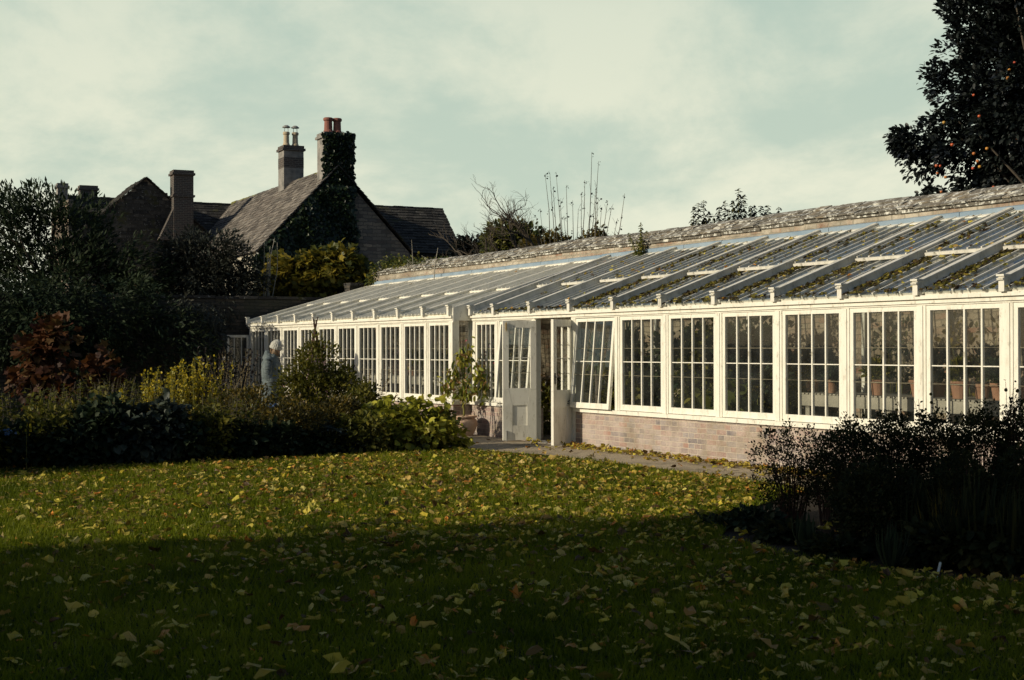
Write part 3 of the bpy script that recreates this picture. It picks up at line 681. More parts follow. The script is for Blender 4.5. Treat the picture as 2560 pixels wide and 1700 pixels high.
def pw(e):
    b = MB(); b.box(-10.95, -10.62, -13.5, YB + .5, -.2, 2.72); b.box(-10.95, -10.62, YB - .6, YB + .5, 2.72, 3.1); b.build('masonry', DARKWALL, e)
    b = MB()
    y = -13.5
    while y < YB - .6:
        l = random.uniform(.4, .7); z = random.uniform(-.008, .008); b.box(-11.0, -10.57, y, y + l - .012, 2.722 + z, 2.79 + z); y += l
    for t in range(5): b.box(-11.0, -10.57, YB - .6 + t * .22, YB - .6 + t * .22 + .21, 3.1 , 3.17)
    b.build('coping', TILE_DARK, e)
wall_thing('garden_wall', 'dark mossy brick garden wall running off behind the flower border', pw)

# ------------------------------------------------------------------ stone house beyond the wall
HR = math.radians(25.3)
hs = empty('stone_house', (-6.3, 55, 0), (0, 0, HR), label='old stone house with steep tiled roofs and ivy-covered chimney beyond the garden wall', cat='house')
AP = (-.46, 8.4); EL = (-3.7, 5.0); ER = (2.6, 5.15)
b = MB(); b.prism([(EL[0] + .12, 0), (ER[0] - .1, 0), (ER[0] - .1, ER[1] + .0), (AP[0], AP[1] - .14), (EL[0] + .12, EL[1] + .0)], 0, .45); b.build('gable_wall', HOUSESTONE, hs)
b = MB(); b.box(EL[0] + .12, EL[0] + .5, .45, 14, 0, EL[1]); b.build('side_wall', CREAM, hs)
b = MB(); b.box(ER[0] - .5, ER[0] - .1, .45, 14, 0, ER[1]); b.build('side_wall', HOUSESTONE, hs)
b = MB()
ul = Vector((AP[0] - EL[0], 0, AP[1] - EL[1])); lu = ul.length
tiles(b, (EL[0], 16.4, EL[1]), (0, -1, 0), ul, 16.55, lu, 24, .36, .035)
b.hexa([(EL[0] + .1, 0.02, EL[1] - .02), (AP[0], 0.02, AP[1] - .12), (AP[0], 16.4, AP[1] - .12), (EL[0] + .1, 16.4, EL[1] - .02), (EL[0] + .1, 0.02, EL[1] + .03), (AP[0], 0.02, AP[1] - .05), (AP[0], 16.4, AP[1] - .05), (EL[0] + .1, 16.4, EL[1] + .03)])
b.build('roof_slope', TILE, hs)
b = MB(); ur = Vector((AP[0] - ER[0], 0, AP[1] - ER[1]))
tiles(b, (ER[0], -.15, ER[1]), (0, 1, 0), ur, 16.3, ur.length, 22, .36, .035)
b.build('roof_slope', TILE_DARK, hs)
b = MB()
for i in range(34):
    y = i * .48 - .1; z = 8.42 - .07 * math.sin(PI * min(y, 16) / 16) + random.uniform(-.015, .015)
    b.prism([(AP[0] - .2, z - .17), (AP[0] + .2, z - .17), (AP[0] + .05, z + .05), (AP[0] - .05, z + .05)], y, y + .46, m=1 if random.random() < .7 else 0)
b.build('ridge_tiles', [TILE, MOSS], hs)
# rear cross range, running left
b = MB()
us = Vector((0, 3.4, 3.3)); tiles(b, (-8.7, 12.7, 5.0), (1, 0, 0), us, 8.0, us.length, 24, .36, .035)
b.ob((-8.7, 12.75, 4.95), (8.0, 0, 0), us, (0, .1, -.1)); b.build('roof_slope', TILE_DARK, hs)
b = MB(); us2 = Vector((0, -3.4, 3.3)); b.ob((-8.7, 19.5, 5.0), (9.5, 0, 0), us2, (0, .1, .1)); b.build('roof_slope', TILE_DARK, hs)
b = MB(); b.box(-8.6, -3.5, 12.9, 13.3, 0, 5.05); b.prism([(-8.6, 0), (-8.4, 0), (-8.4, 8), (-8.6, 8)], 13.3, 19)
b.build('wall', HOUSESTONE, hs)
b = MB()
for i in range(17): b.box(-8.7 + i * .48, -8.7 + i * .48 + .46, 15.98, 16.25, 8.22, 8.38 + random.uniform(-.02, .02) + (.06 if i < 6 else 0))
b.build('ridge_tiles', TILE_DARK, hs)
# tall gable on the cross range, hung with stone tiles
b = MB(); b.prism([(-8.5, 0), (-2.6, 0), (-2.6, 6.5), (-5.4, 8.95), (-8.5, 6.3)], 12.2, 12.6); b.build('gable_wall', HOUSESTONE, hs)
b = MB()
tiles(b, (-8.5, 12.14, 4.2), (1, 0, 0), (0, .02, 1), 5.9, 4.75, 30, .34, .03, keep=lambda t, z: z + 4.2 < 8.9 - abs(t - 3.1) * (.86))
b.build('tile_hanging', TILE_DARK, hs)
b = MB()
for sx, ex in ((-1, -3.15), (1, 2.85)):
    u = Vector((-ex, 0, abs(ex) * .87)); o = Vector((-5.4 + ex, 12.0, 8.98 - abs(ex) * .87))
    if sx < 0: tiles(b, o + Vector((0, 4, 0)), (0, -1, 0), u, 4, u.length, 16, .34, .03)
    else: tiles(b, o, (0, 1, 0), u, 4, u.length, 16, .34, .03)
b.build('roof_slope', TILE_DARK, hs)
# right hand wing
b = MB(); us = Vector((0, 2.3, 2.1)); tiles(b, (.9, 2.6, 5.28), (1, 0, 0), us, 5.05, us.length, 17, .36, .04)
b.ob((.9, 2.65, 5.25), (5.0, 0, 0), us, (0, .1, -.08)); us2 = Vector((0, -2.3, 2.1)); b.ob((.9, 7.3, 5.28), (5.0, 0, 0), us2, (0, .05, .08))
for i in range(11): b.box(.9 + i * .46, .9 + i * .46 + .44, 4.84, 5.1, 7.36, 7.47 + random.uniform(-.015, .015))
b.build('roof_slope', TILE_DARK, hs)
b = MB(); b.box(2.5, 5.8, 2.8, 3.1, 0, 5.3); b.prism([(5.5, 0), (5.8, 0), (5.8, 5.3), (5.5, 5.3)], 3.1, 7.0); b.build('wall', HOUSESTONE, hs)
def chimney(x0, x1, y0, y1, z0, z1, mat, capmat=None, cap=True, pots=(), potmat=None, ph=.7, cowl=False, extra=None, name='chimney'):
    b = MB(); b.box(x0, x1, y0, y1, z0, z1 - .22)
    if cap:
        b.box(x0 - .07, x1 + .07, y0 - .07, y1 + .07, z1 - .218, z1 - .12, m=1); b.box(x0 - .02, x1 + .02, y0 - .02, y1 + .02, z1 - .118, z1, m=1)
    if extra: extra(b)
    c = b.build(name, [mat, capmat or mat], hs)
    for (px, py, r) in pots:
        p = MB(); p.lathe([(r * .8, 0), (r * 1.1, .0), (r * 1.0, .08), (r * .82, .15), (r * .76, ph - .14), (r * .98, ph - .1), (r * .98, ph - .03), (r * .8, ph), (r * .6, ph - .05)], (px, py, z1 - .01), 14, m=0)
        if cowl:
            for k in range(4): p.tube([(px + r * .7 * math.cos(k * PI / 2 + .5), py + r * .7 * math.sin(k * PI / 2 + .5), z1 + ph - .02), (px + r * .7 * math.cos(k * PI / 2 + .5), py + r * .7 * math.sin(k * PI / 2 + .5), z1 + ph + .2)], .012, 4, m=1)
            p.lathe([(0, .16), (r * 1.15, .17), (r * 1.15, .2), (r * .5, .27), (0, .28)], (px, py, z1 + ph), 14, m=1)
        p.build('chimney_pot', [potmat, METAL], c)
    return c
chimney(-.98, .06, .05, .95, 6.8, 9.72, CHIMSTONE, CHIMSTONE, pots=[(-.68, .5, .2), (-.32, .5, .19)], potmat=POTRED, ph=.62)
chimney(-.88, -.02, 5.9, 6.75, 7.6, 9.95, CHIMSTONE, CHIMBRICK, pots=[(-.66, 6.3, .15), (-.27, 6.3, .15)], potmat=POTBUFF, ph=.62, cowl=True,
        extra=lambda b: b.box(-.885, -.015, 5.895, 6.755, 9.0, 9.45, m=1))
def flare(b):
    b.prism([(-4.95, 6.2), (-4.3, 6.2), (-4.3, 7.6)], 11.6, 12.3); b.box(-4.36, -3.36, 11.48, 12.42, 8.15, 8.24)
chimney(-4.30, -3.42, 11.55, 12.35, 4.5, 9.35, CHIMBRICK, CHIMBRICK, extra=flare)
chimney(-8.75, -8.3, 15.6, 16.2, 7.4, 8.95, CHIMSTONE, CHIMSTONE, cap=True)
chimney(-7.55, -6.75, 17, 17.6, 7.2, 9.05, CHIMBRICK, CHIMBRICK, cap=True)
# ------------------------------------------------------------------ trees and climbers beyond the walls
def lobes_px(base, Z, lst):
    """(px, py, r[, dy[, rzscale]]) on the photo at depth Z -> lobes relative to the plant's base"""
    out = []
    for l in lst:
        dy = l[3] if len(l) > 3 else 0; k = l[4] if len(l) > 4 else 1
        zz = Z + dy; out.append((PX(l[0], zz) - base, dy, PZ(l[1], zz), l[2], l[2], l[2] * k))
    return out
OV = T_oval(.3, .08)
X0 = PX(170, 34)
plant('dark_tree', 'large dark narrow-leaved tree behind the brick wall at the left edge', 'tree', X0, 34, 5, 2, mat=L_DARK, stemmat=BARK, nclump=560, per=75, cr=.33, size=.14, tmpl=T_fold(.17, .05), shell=.2,
      stems=46, srad=.012, trunk=(.12, 2.6), droop=.1, names=('crown', 'trunk'), outw=1.0,
      lobes=lobes_px(X0, 34, [(-20, 600, 1.2), (60, 545, .8), (110, 520, .55), (40, 700, 1.3), (150, 600, .9), (230, 600, .75), (280, 640, .7), (330, 680, .75), (170, 740, 1.3), (300, 780, 1.0), (395, 740, .5), (40, 830, 1.2, -2.5), (180, 860, 1.0, -3.2), (330, 840, .8, -2.6), (420, 800, .7, -2.3), (300, 770, .8, -2.6), (120, 790, 1.1, -3), (470, 860, .5, -2.5), (215, 560, .45), (10, 510, .4)]))
X0 = PX(520, 35)
plant('grey_leaved_shrub', 'tall grey-green shrub drooping over the brick wall below the tall brick chimney', 'shrub', X0, 35, 4, 2, mat=L_GREY, stemmat=TWIG, nclump=330, per=75, cr=.25, size=.12, tmpl=T_fold(.18, .05), shell=.1,
      stems=60, srad=.010, trunk=(.09, 1.8), names=('crown', 'trunk'), droop=.55,
      lobes=lobes_px(X0, 35, [(435, 660, .55), (480, 640, .6), (540, 640, .55), (585, 660, .5), (620, 700, .38), (450, 740, .7), (520, 730, .8), (590, 730, .55), (480, 820, .6, -2.4), (520, 890, .45, -2.8), (560, 790, .35, -1)]))
b = empty('bare_shrub', (PX(650, 35.5), 35.5, 0), label='bare pale-twigged shrub between the grey shrub and the yellow fig tree', cat='shrub')
q = MB()
for i in range(26):
    a = random.uniform(-.9, .9); h = random.uniform(2.6, 4.3); pts = [(0, 0, 0.8)]
    for t in range(1, 6): pts.append((a * (t / 5) * .55 + random.uniform(-.05, .05), random.uniform(-.3, .3), .8 + (h - .8) * t / 5))
    q.tube(pts, [.03, .022, .016, .012, .009, .005], 4)
q.build('stem', WOOD, b)
X0 = PX(790, 37)
plant('fig_tree', 'bushy tree with large yellow autumn leaves below the ivy covered gable', 'tree', X0, 37, 4, 2, mat=L_FIG, stemmat=BARK, nclump=260, per=34, cr=.25, size=.16, tmpl=T_palm(5, .72, .12), shell=.35,
      stems=30, srad=.012, trunk=(.09, 1.8), names=('crown', 'trunk'), droop=.5,
      lobes=lobes_px(X0, 37, [(700, 715, .45), (735, 690, .42), (755, 730, .5), (790, 680, .42), (830, 690, .5), (870, 675, .5), (890, 710, .45), (845, 735, .55), (700, 670, .2), (660, 740, .3), (765, 662, .25), (850, 650, .2)]))
# ivy over the gable and its chimney
iv = empty('ivy', (-6.3, 55, 0), (0, 0, HR), label='dark ivy smothering the gable wall and chimney of the stone house', cat='ivy')
n = 20000; z = 3.2 + rng.random(n) * 6.5
xl = np.where(z > 7.7, np.where(rng.random(n) < .25, -1.02, -.72), np.maximum(-3.75, -.8 - (7.9 - z) * .98)); xr = np.where(z > 7.7, .08, .15 - .25 * np.sin(z * 2) * .5)
x = xl + (xr - xl) * rng.random(n) ** .9 + rng.normal(0, .05, n)
bul = .10 + .22 * (z < 7.6) * (0.5 + .5 * np.sin(x * 3 + z * 2)) ; y = -bul * rng.random(n) - .02 + np.where(z > 7.7, 0.05, 0)
Pv = np.stack([x, y, z], 1); D = norm(np.stack([rng.normal(0, .6, n), rng.normal(-.3, .3, n), rng.normal(-.7, .4, n)], 1)); Nn = norm(np.stack([rng.normal(0, .4, n), -np.ones(n), rng.normal(.4, .3, n)], 1))
scatter('foliage', T_oval(.45, .1), Pv, D, Nn, .10 + .08 * rng.random(n), L_IVY, iv)
q = MB()
for i in range(8): q.tube([(-.5 + random.uniform(-.3, .3), -.03, 0), (-.8 + random.uniform(-.6, .6), -.05, 3), (-.5 + random.uniform(-.3, .3), -.04, 7.5)], [.05, .035, .02], 5)
q.build('stem', BARK, iv)
# low ivy on the coping at the left end of the wall
iv = empty('ivy', tuple(G(-9, YB + .1, 3.3)), label='small-leaved ivy creeping over the coping at the far end of the garden wall', cat='ivy')
n = 4200; gx = -1.6 + 4.8 * rng.random(n) ** 1.3; hh = .16 * (1 - (gx + 1.6) / 5.2); gy = rng.random(n) * .4 - .05 - .3 * (gx < -1.2) * rng.random(n); gz = np.abs(rng.normal(0, 1, n)) * hh + .03 + gy * .3 - .5 * (gx < -1.3) * rng.random(n)
Pv = np.stack([XL.x * gx + YL.x * gy, XL.y * gx + YL.y * gy, gz], 1)
scatter('foliage', T_oval(.4, .1), Pv, norm(rng.normal(size=(n, 3))), norm(rng.normal(0, .5, (n, 3)) + np.array([0, -.3, 1])), .05 + .04 * rng.random(n), L_MID, iv)
q = MB(); q.tube([tuple(XL * -1.4 + Vector((0, 0, -.6))), tuple(XL * -1.2 + Vector((0, 0, .02))), tuple(XL * 1 + Vector((0, 0, .06))), tuple(XL * 3 + Vector((0, 0, .05)))], .012, 5); q.build('stem', TWIG, iv)
for px, dx, lab in ((1030, 0, 'taller of two bare dead stems standing on the wall in front of the house wing'), (1085, .1, 'shorter of two bare dead stems standing on the wall in front of the house wing')):
    e = empty('dead_stem', tuple(G(0, 0)), label=lab, cat='plant stem'); Zc = 33.8 if px < 1050 else 32.2
    e.location = (PX(px, Zc), Zc, 3.0); q = MB(); hgt = 1.05 if px < 1050 else .75
    q.tube([(0, 0, 0), (.02, 0, hgt * .5), (-.01 + dx, 0, hgt)], [.012, .009, .004], 4)
    for i in range(6): a = random.choice((-1, 1)) * random.uniform(.1, .3); z = random.uniform(.05, .5); q.tube([(0, 0, z), (a * .6, 0, z + .08), (a, 0, z + random.uniform(-.15, .2))], .004, 4)
    q.build('stem', WOOD, e)

X0 = PX(1185, 46)
plant('round_bush', 'small dark green bush on the skyline beside the roof of the house wing', 'bush', X0, 46, 5, 1, mat=L_APPLE, nclump=60, per=45, cr=.24, size=.15, tmpl=OV, stems=14, trunk=(.1, 2.5), names=('crown', 'trunk'), lobes=lobes_px(X0, 46, [(1170, 640, .45), (1200, 630, .4), (1225, 640, .35), (1215, 615, .15), (1160, 622, .15)]))
X0 = PX(1285, 44)
plant('yellowing_bush', 'green bush turning orange beside the bare gnarled tree on the skyline', 'bush', X0, 44, 5, 1, mat=L_MID, nclump=110, per=45, cr=.24, size=.14, tmpl=OV, stems=20, trunk=(.1, 2.5), names=('crown', 'trunk'), lobes=lobes_px(X0, 44, [(1250, 610, .45), (1280, 595, .45), (1310, 600, .4), (1335, 620, .4), (1240, 580, .12), (1300, 575, .15), (1260, 635, .5), (1320, 640, .6)]))
X0 = PX(1420, 43)
plant('rusty_bush', 'brown and orange bush below the tall bare shoots on the skyline', 'bush', X0, 43, 5, 1, mat=L_BROWN, nclump=120, per=40, cr=.2, size=.12, tmpl=OV, stems=40, trunk=(.1, 2.5), names=('crown', 'trunk'), lobes=lobes_px(X0, 43, [(1360, 610, .35), (1390, 600, .3), (1370, 640, .5), (1430, 630, .4), (1480, 610, .35), (1500, 590, .28), (1530, 610, .25), (1340, 640, .5), (1460, 640, .4)]))
e = empty('gnarled_tree', (PX(1350, 40), 40, 0), label='bare gnarled old fruit tree with crooked twiggy branches behind the wall', cat='tree')
q = MB()
def branch(p, d, l, r, depth):
    pts = [Vector(p)]; dd = Vector(d)
    for i in range(5):
        dd = (dd + Vector((random.uniform(-.45, .45), random.uniform(-.2, .2), random.uniform(-.3, .35)))).normalized(); pts.append(pts[-1] + dd * l / 5)
    q.tube(pts, [r, r * .9, r * .8, r * .7, r * .6, r * .45], 5 if depth < 2 else 3)
    if depth < 4:
        for i in range(4 if depth else 6):
            k = random.randint(1, 5); nd = (dd + Vector((random.uniform(-1, 1), random.uniform(-.5, .5), random.uniform(-.3, .9)))).normalized(); branch(pts[k], nd, l * random.uniform(.45, .7), r * .5, depth + 1)
q.tube([(0, 0, 0), (.05, 0, 1.5), (-.02, 0, 3.2)], [.2, .16, .12], 8)
branch((0, 0, 3.2), (-.9, 0, .55), 1.9, .07, 0); branch((0, 0, 3.2), (-.5, 0, 1), 1.5, .06, 1); branch((0, 0, 3.2), (.4, 0, .9), 1.6, .07, 0)
q.build('trunk', BARK, e)
e = empty('coppice_shoots', (PX(1440, 41), 41, 0), label='clump of tall bare upright shoots rising above the garden wall', cat='tree')
q = MB()
tips = [(1362, 438), (1375, 432), (1390, 430), (1383, 470), (1400, 500), (1415, 465), (1432, 500), (1447, 520), (1462, 450), (1480, 379), (1497, 402), (1490, 470), (1520, 500), (1530, 515), (1545, 545), (1561, 485), (1350, 520), (1340, 540), (1455, 480), (1475, 530), (1505, 520), (1410, 540), (1495, 495)]
PT = []
for tx, ty in tips:
    bx = 1440 + (tx - 1440) * .45; P0 = Vector((PX(bx, 41) - PX(1440, 41), random.uniform(-.3, .3), 1.5)); P1 = Vector((PX(tx, 41) - PX(1440, 41), random.uniform(-.3, .3), PZ(ty, 41)))
    md = P0.lerp(P1, .5) + Vector((random.uniform(-.08, .08), 0, 0)); md2 = P0.lerp(P1, .8) + Vector((random.uniform(-.05, .05), 0, 0)); q.tube([P0, md, md2, P1], [.022, .014, .010, .005], 4)
    for t in range(6): v = md.lerp(P1, random.uniform(0, 1)); q.tube([v, v + Vector((random.uniform(-.14, .14), 0, random.uniform(.03, .22)))], .004, 3)
    PT += [P1 + Vector((random.uniform(-.05, .05), 0, random.uniform(-.12, .02))) for _ in range(3)] + [md2 + Vector((random.uniform(-.05, .05), 0, random.uniform(-.2, .2))) for _ in range(2)]
q.build('trunk', TWIG, e); PT = np.array([tuple(p) for p in PT]); n = len(PT)
scatter('foliage', T_oval(.35, .1), PT, norm(rng.normal(size=(n, 3)) + np.array([0, 0, -.4])), norm(rng.normal(size=(n, 3))),   .045 + .035 * rng.random(n), L_APPLE, e)
# leafy shoots behind the wall
def shoots(name, label, cat, base, Z, z0, tips, lsize, mat, gap=.06, spread=.35, group=None, px0=None):
    px0 = px0 or sum(t[0] for t in tips) / len(tips)
    e = empty(name, (PX(px0, Z), Z, base), label=label, cat=cat, group=group); q = MB(); PP = []; DD = []; SS = []
    for tx, ty in tips:
        X1 = PX(tx, Z) - PX(px0, Z); P0 = Vector((X1 * spread, random.uniform(-.1, .1), z0 - base)); P1 = Vector((X1, random.uniform(-.15, .15), PZ(ty, Z) - base))
        md = P0.lerp(P1, .5) + Vector((X1 * .08, random.uniform(-.04, .04), 0)); q.tube([P0, md, P1], [.012, .008, .004], 4)
        ln = (P1 - P0).length; k = int(ln / gap); a = random.random() * 6
        for i in range(k):
            t = (i + .5) / k; v = P0.lerp(md, t * 2) if t < .5 else md.lerp(P1, t * 2 - 1)
            if t < .12: continue
            a += 2.4
            for s_ in range(2): PP.append(tuple(v)); DD.append((math.cos(a + s_ * PI), math.sin(a + s_ * PI), random.uniform(-.9, .2))); SS.append(lsize * (1.15 - .55 * t) * random.uniform(.8, 1.15))
    q.build('stem', GREENSTEM, e); PP = np.array(PP); DD = norm(np.array(DD)); n = len(PP)
    scatter('foliage', T_oval(.3, .1), PP, DD, norm(rng.normal(0, .25, (n, 3)) + np.array([0, 0, 1])), np.array(SS), mat, e)
    return e
shoots('leafy_shrub', 'shrub of upright leafy shoots rising behind the coping of the garden wall', 'shrub', 0, 25.4, 2.2, [(1735, 515), (1748, 505), (1762, 498), (1783, 540), (1800, 515), (1815, 500), (1832, 500), (1845, 472), (1862, 485), (1874, 515), (1890, 510), (1905, 512), (1922, 512), (1950, 515), (1967, 535), (1938, 530), (1820, 525), (1850, 505), (1790, 550), (1728, 550), (1868, 540), (1955, 550), (1775, 525), (1840, 520), (1880, 525), (1912, 525), (1795, 530), (1810, 545), (1835, 545), (1860, 550), (1895, 545), (1925, 545), (1765, 550), (1742, 552)], .125, L_APPLE, .030, .85)
v = G(0, 0); Zs = F * (GD + YB - .06) / (CA * (1608 + 769))
shoots('wall_sapling', 'small leafy sapling sprouting from the lead flashing at the top of the greenhouse roof', 'plant', PZ(645, Zs) - .03, Zs, PZ(650, Zs), [(1601, 556), (1573, 580), (1590, 600), (1608, 590), (1625, 605), (1618, 575), (1585, 620), (1640, 612), (1600, 570), (1612, 625), (1630, 628), (1596, 610)], .085, L_MID, .03, .15, px0=1606)
# apple tree
X0 = PX(2640, 30)
ap = plant('apple_tree', 'large apple tree with dark leaves and scattered orange apples behind the wall', 'tree', X0, 30, 7, 3, mat=L_APPLE, stemmat=BARK, nclump=1100, per=95, cr=.26, size=.11, tmpl=OV, shell=.1, stems=60, srad=.012, trunk=(.18, 4.5), names=('crown', 'trunk'), droop=.1, outw=.9,
      lobes=lobes_px(X0, 30, [(2300, 385, .38), (2275, 365, .15), (2345, 395, .5), (2345, 330, .28), (2365, 300, .3), (2390, 250, .42), (2350, 190, .14), (2385, 160, .35), (2420, 210, .5), (2400, 70, .3), (2430, 100, .4), (2470, 30, .6), (2500, 200, .9), (2480, 330, .9), (2430, 410, .6), (2400, 470, .28), (2340, 500, .10), (2450, 490, .35), (2520, 460, .7), (2580, 100, 1.2), (2600, 330, 1.3), (2600, 480, .8), (2680, 0, 1.5), (2720, 250, 1.6), (2700, 450, 1.2), (2820, 120, 1.6), (2820, 400, 1.5), (2540, -60, .9), (2250, 345, .10), (2380, 20, .14), (2420, 0, .2)]))
for i, (ax, ay) in enumerate([(999, 437), (963, 488), (950, 545), (713, 665), (752, 813), (562, 1013), (714, 1075), (740, 1128), (708, 1178), (755, 1167), (452, 1160), (478, 1162), (459, 1213), (516, 1240), (486, 1343), (360, 1420), (1012, 975), (806, 1040), (852, 1310), (505, 857)]):
    px = 2180 + ax * .357; py = ay * .357; Z = 30 - (.45 if px < 2400 else .95); r = random.uniform(.028, .040)
    o = MB(); o.lathe([(0, -.8 * r), (r * .5, -.85 * r), (r * .92, -.35 * r), (r, .1 * r), (r * .8, .65 * r), (r * .35, .8 * r), (0, .6 * r)], (0, 0, 0), 10, r=random.random())
    a = o.build('apple', APPLE, ap, smooth=True); a.location = (PX(px, Z) - X0, Z - 30, PZ(py, Z))
# trees standing off to the left and behind, whose long shadow lies over the near lawn
for X, Y, r_, lab in ((-13.0, 1.1, 4.1, 'broad dark tree standing left of the lawn outside the picture'), (-15, -6.5, 4.6, 'broad dark tree standing behind the viewer outside the picture')):
    plant('shade_tree', lab, 'tree', X, Y, 9.8, r_, mat=L_DARK, nclump=300, per=75, cr=1.05, size=.34, tmpl=T_oval(.4, .1), shell=.1, low=.06, stems=40, trunk=(.25, 5), names=('crown', 'trunk'))

# ------------------------------------------------------------------ left border
ROUND = T_oval(.46, .12)
def bp(name, label, cat, px, Z, ytop, rpx, **k):
    h = PZ(ytop, Z); rx = rpx / F * Z
    return plant(name, label, cat, PX(px, Z), Z, h, rx, k.pop('ry', rx), **k)
X0 = PX(815, 22.6); 
plant('climber_mound', 'tall olive-green bushy climber swallowing a teepee of dark rods', 'shrub', X0, 22.6, 1.8, 1, mat=L_OLIVE, stemmat=TWIG, nclump=430, per=44, cr=.13, size=.048, tmpl=OV, stems=110, srad=.004, shell=.12, upness=.3,
      lobes=lobes_px(X0, 22.6, [(790, 905, .26), (775, 940, .32), (830, 950, .3), (740, 985, .33), (800, 1000, .42), (870, 1000, .34), (720, 1050, .35), (800, 1060, .45), (880, 1060, .38), (785, 860, .13), (815, 875, .14), (760, 890, .13), (720, 945, .2), (870, 960, .18), (905, 1010, .2), (700, 1000, .15), (745, 915, .14), (850, 920, .15), (770, 1100, .4), (860, 1100, .35)]))
bp('leafy_perennial', 'low olive mound in the border right of the tall climber', 'plant', 900, 22.2, 960, 75, mat=L_OLIVE, stemmat=TWIG, nclump=110, per=40, cr=.12, size=.05, tmpl=OV, cone=.4, stems=60, srad=.004, low=0, shell=.2, ry=.5)
e = empty('bean_teepee', (PX(788, 23), 23, 0), label='teepee of dark hazel rods poking out of the tall climber', cat='plant support'); q = MB()
for i in range(6):
    a = i * PI / 3 + .3; c, s_ = math.cos(a), math.sin(a); q.tube([(c * .38, s_ * .38, 0), (c * .04, s_ * .04, 1.68), (-c * .045, -s_ * .045, 2.02 - .05 * (i % 3))], [.013, .011, .008], 5)
q.lathe([(.055, 0), (.062, .01), (.055, .02)], (0, 0, 1.62), 10); q.build('rod', DARKSTICK, e)
for i, (px, Z, yt, r_, lab) in enumerate([(640, 20.8, 975, 85, 'rusty-leaved perennials below the walking figure'), (735, 20.4, 1000, 70, 'rusty perennials at the foot of the tall climber'), (590, 22.5, 985, 90, 'brown tangle behind the rusty perennials near the open end door'), (850, 21.3, 1000, 60, 'rusty stems right of the tall climber')]):
    bp('rusty_perennial', lab, 'plant', px, Z, yt, r_, mat=L_BROWN, stemmat=STRAW, nclump=120, per=34, cr=.10, size=.045, tmpl=OV, stems=70, srad=.0035, low=.15, shell=.2, ry=.5, group='rusty perennials in the border', upness=.3)
def stalks(name, label, cat, px, Z, rpx, ry, ytop, n, mat, head=None, hs=.03, hn=6, leafm=None, ls=.05, ln=10, lean=.12, rad=.0035, group=None, hvar=.35, headfrom=.8, stemm=None, tm=None):
    X0 = PX(px, Z); e = empty(name, (X0, Z, 0), label=label, cat=cat, group=group); q = MB(); H = []; Lf = []; LD = []
    rx = rpx / F * Z; h0 = PZ(ytop, Z)
    for i in range(n):
        x = random.uniform(-rx, rx); y = random.uniform(-ry, ry); h = h0 * random.uniform(1 - hvar, 1.0)
        a = Vector((x * .7, y * .7, 0)); t = Vector((x + random.gauss(0, lean) * h, y + random.gauss(0, lean) * h, h)); md = a.lerp(t, .5) + Vector((random.gauss(0, .05) * h, random.gauss(0, .05) * h, h * .05))
        q.tube([a, md, t], [rad * 1.3, rad, rad * .6], 3)
        for k in range(hn):
            u = random.uniform(headfrom, 1.02); p = a.lerp(t, u) if u < .6 else md.lerp(t, (u - .5) * 2); s_ = .05 * (1.15 - u) * 6 * h0
            H.append(tuple(p + Vector((random.gauss(0, .012 + .03 * s_), random.gauss(0, .012 + .03 * s_), 0))))
        for k in range(ln if leafm else 0):
            u = random.uniform(.1, .95); p = a.lerp(md, u * 2) if u < .5 else md.lerp(t, u * 2 - 1); Lf.append(tuple(p)); LD.append((random.gauss(0, 1), random.gauss(0, 1), random.gauss(.2, .4)))
    q.build('stem', stemm or mat, e)
    if head and H:
        H = np.array(H); k = len(H); scatter('foliage', tm or ROUND, H, norm(rng.normal(size=(k, 3)) + np.array([0, 0, .5])), norm(rng.normal(size=(k, 3))), hs * (.6 + .8 * rng.random(k)), head, e)  # flower and seed heads on the stalks, filed under the foliage name
    if leafm:
        Lf = np.array(Lf); k = len(Lf); scatter('foliage', OV, Lf, norm(np.array(LD)), norm(rng.normal(0, .4, (k, 3)) + np.array([0, 0, 1])), ls * (.6 + .8 * rng.random(k)), leafm, e)
    return e
stalks('golden_perennial', 'left of two clumps of golden yellow flower stalks catching the sun', 'plant', 420, 20.6, 55, .3, 900, 34, GREENSTEM, L_GOLD, .032, 40, L_GOLD, .035, 22, .07, .005, headfrom=.35)
stalks('golden_perennial', 'right of two clumps of golden yellow flower stalks, leaning right', 'plant', 510, 20.9, 55, .3, 890, 38, GREENSTEM, L_GOLD, .032, 40, L_GOLD, .035, 22, .09, .005, headfrom=.35)
stalks('golden_perennial', 'single thin yellow stalk leaning left of the golden clumps', 'plant', 330, 20.2, 4, .02, 962, 2, GREENSTEM, L_GOLD, .03, 30, None, 0, 0, .12, .005, headfrom=.7)
stalks('seedhead_clump', 'thicket of dark dried flower heads in front of the far greenhouse windows', 'plant', 582, 24.5, 55, .5, 872, 54, STRAW, L_SEED, .05, 5, L_SEED, .05, 16, .07, .004, headfrom=.8, hvar=.3)
stalks('seedhead_clump', 'sparse dark dried flower heads right of the tall climber before the windows', 'plant', 895, 24.2, 70, .5, 905, 40, STRAW, L_SEED, .04, 6, L_SEED, .04, 16, .08, .004, headfrom=.5, hvar=.4)
stalks('seedhead_clump', 'dried twiggy stalks leaning against the greenhouse brick base', 'plant', 985, 23.8, 60, .4, 985, 34, STRAW, L_SEED, .035, 6, L_OLIVE, .04, 14, .1, .004, headfrom=.4, hvar=.4)
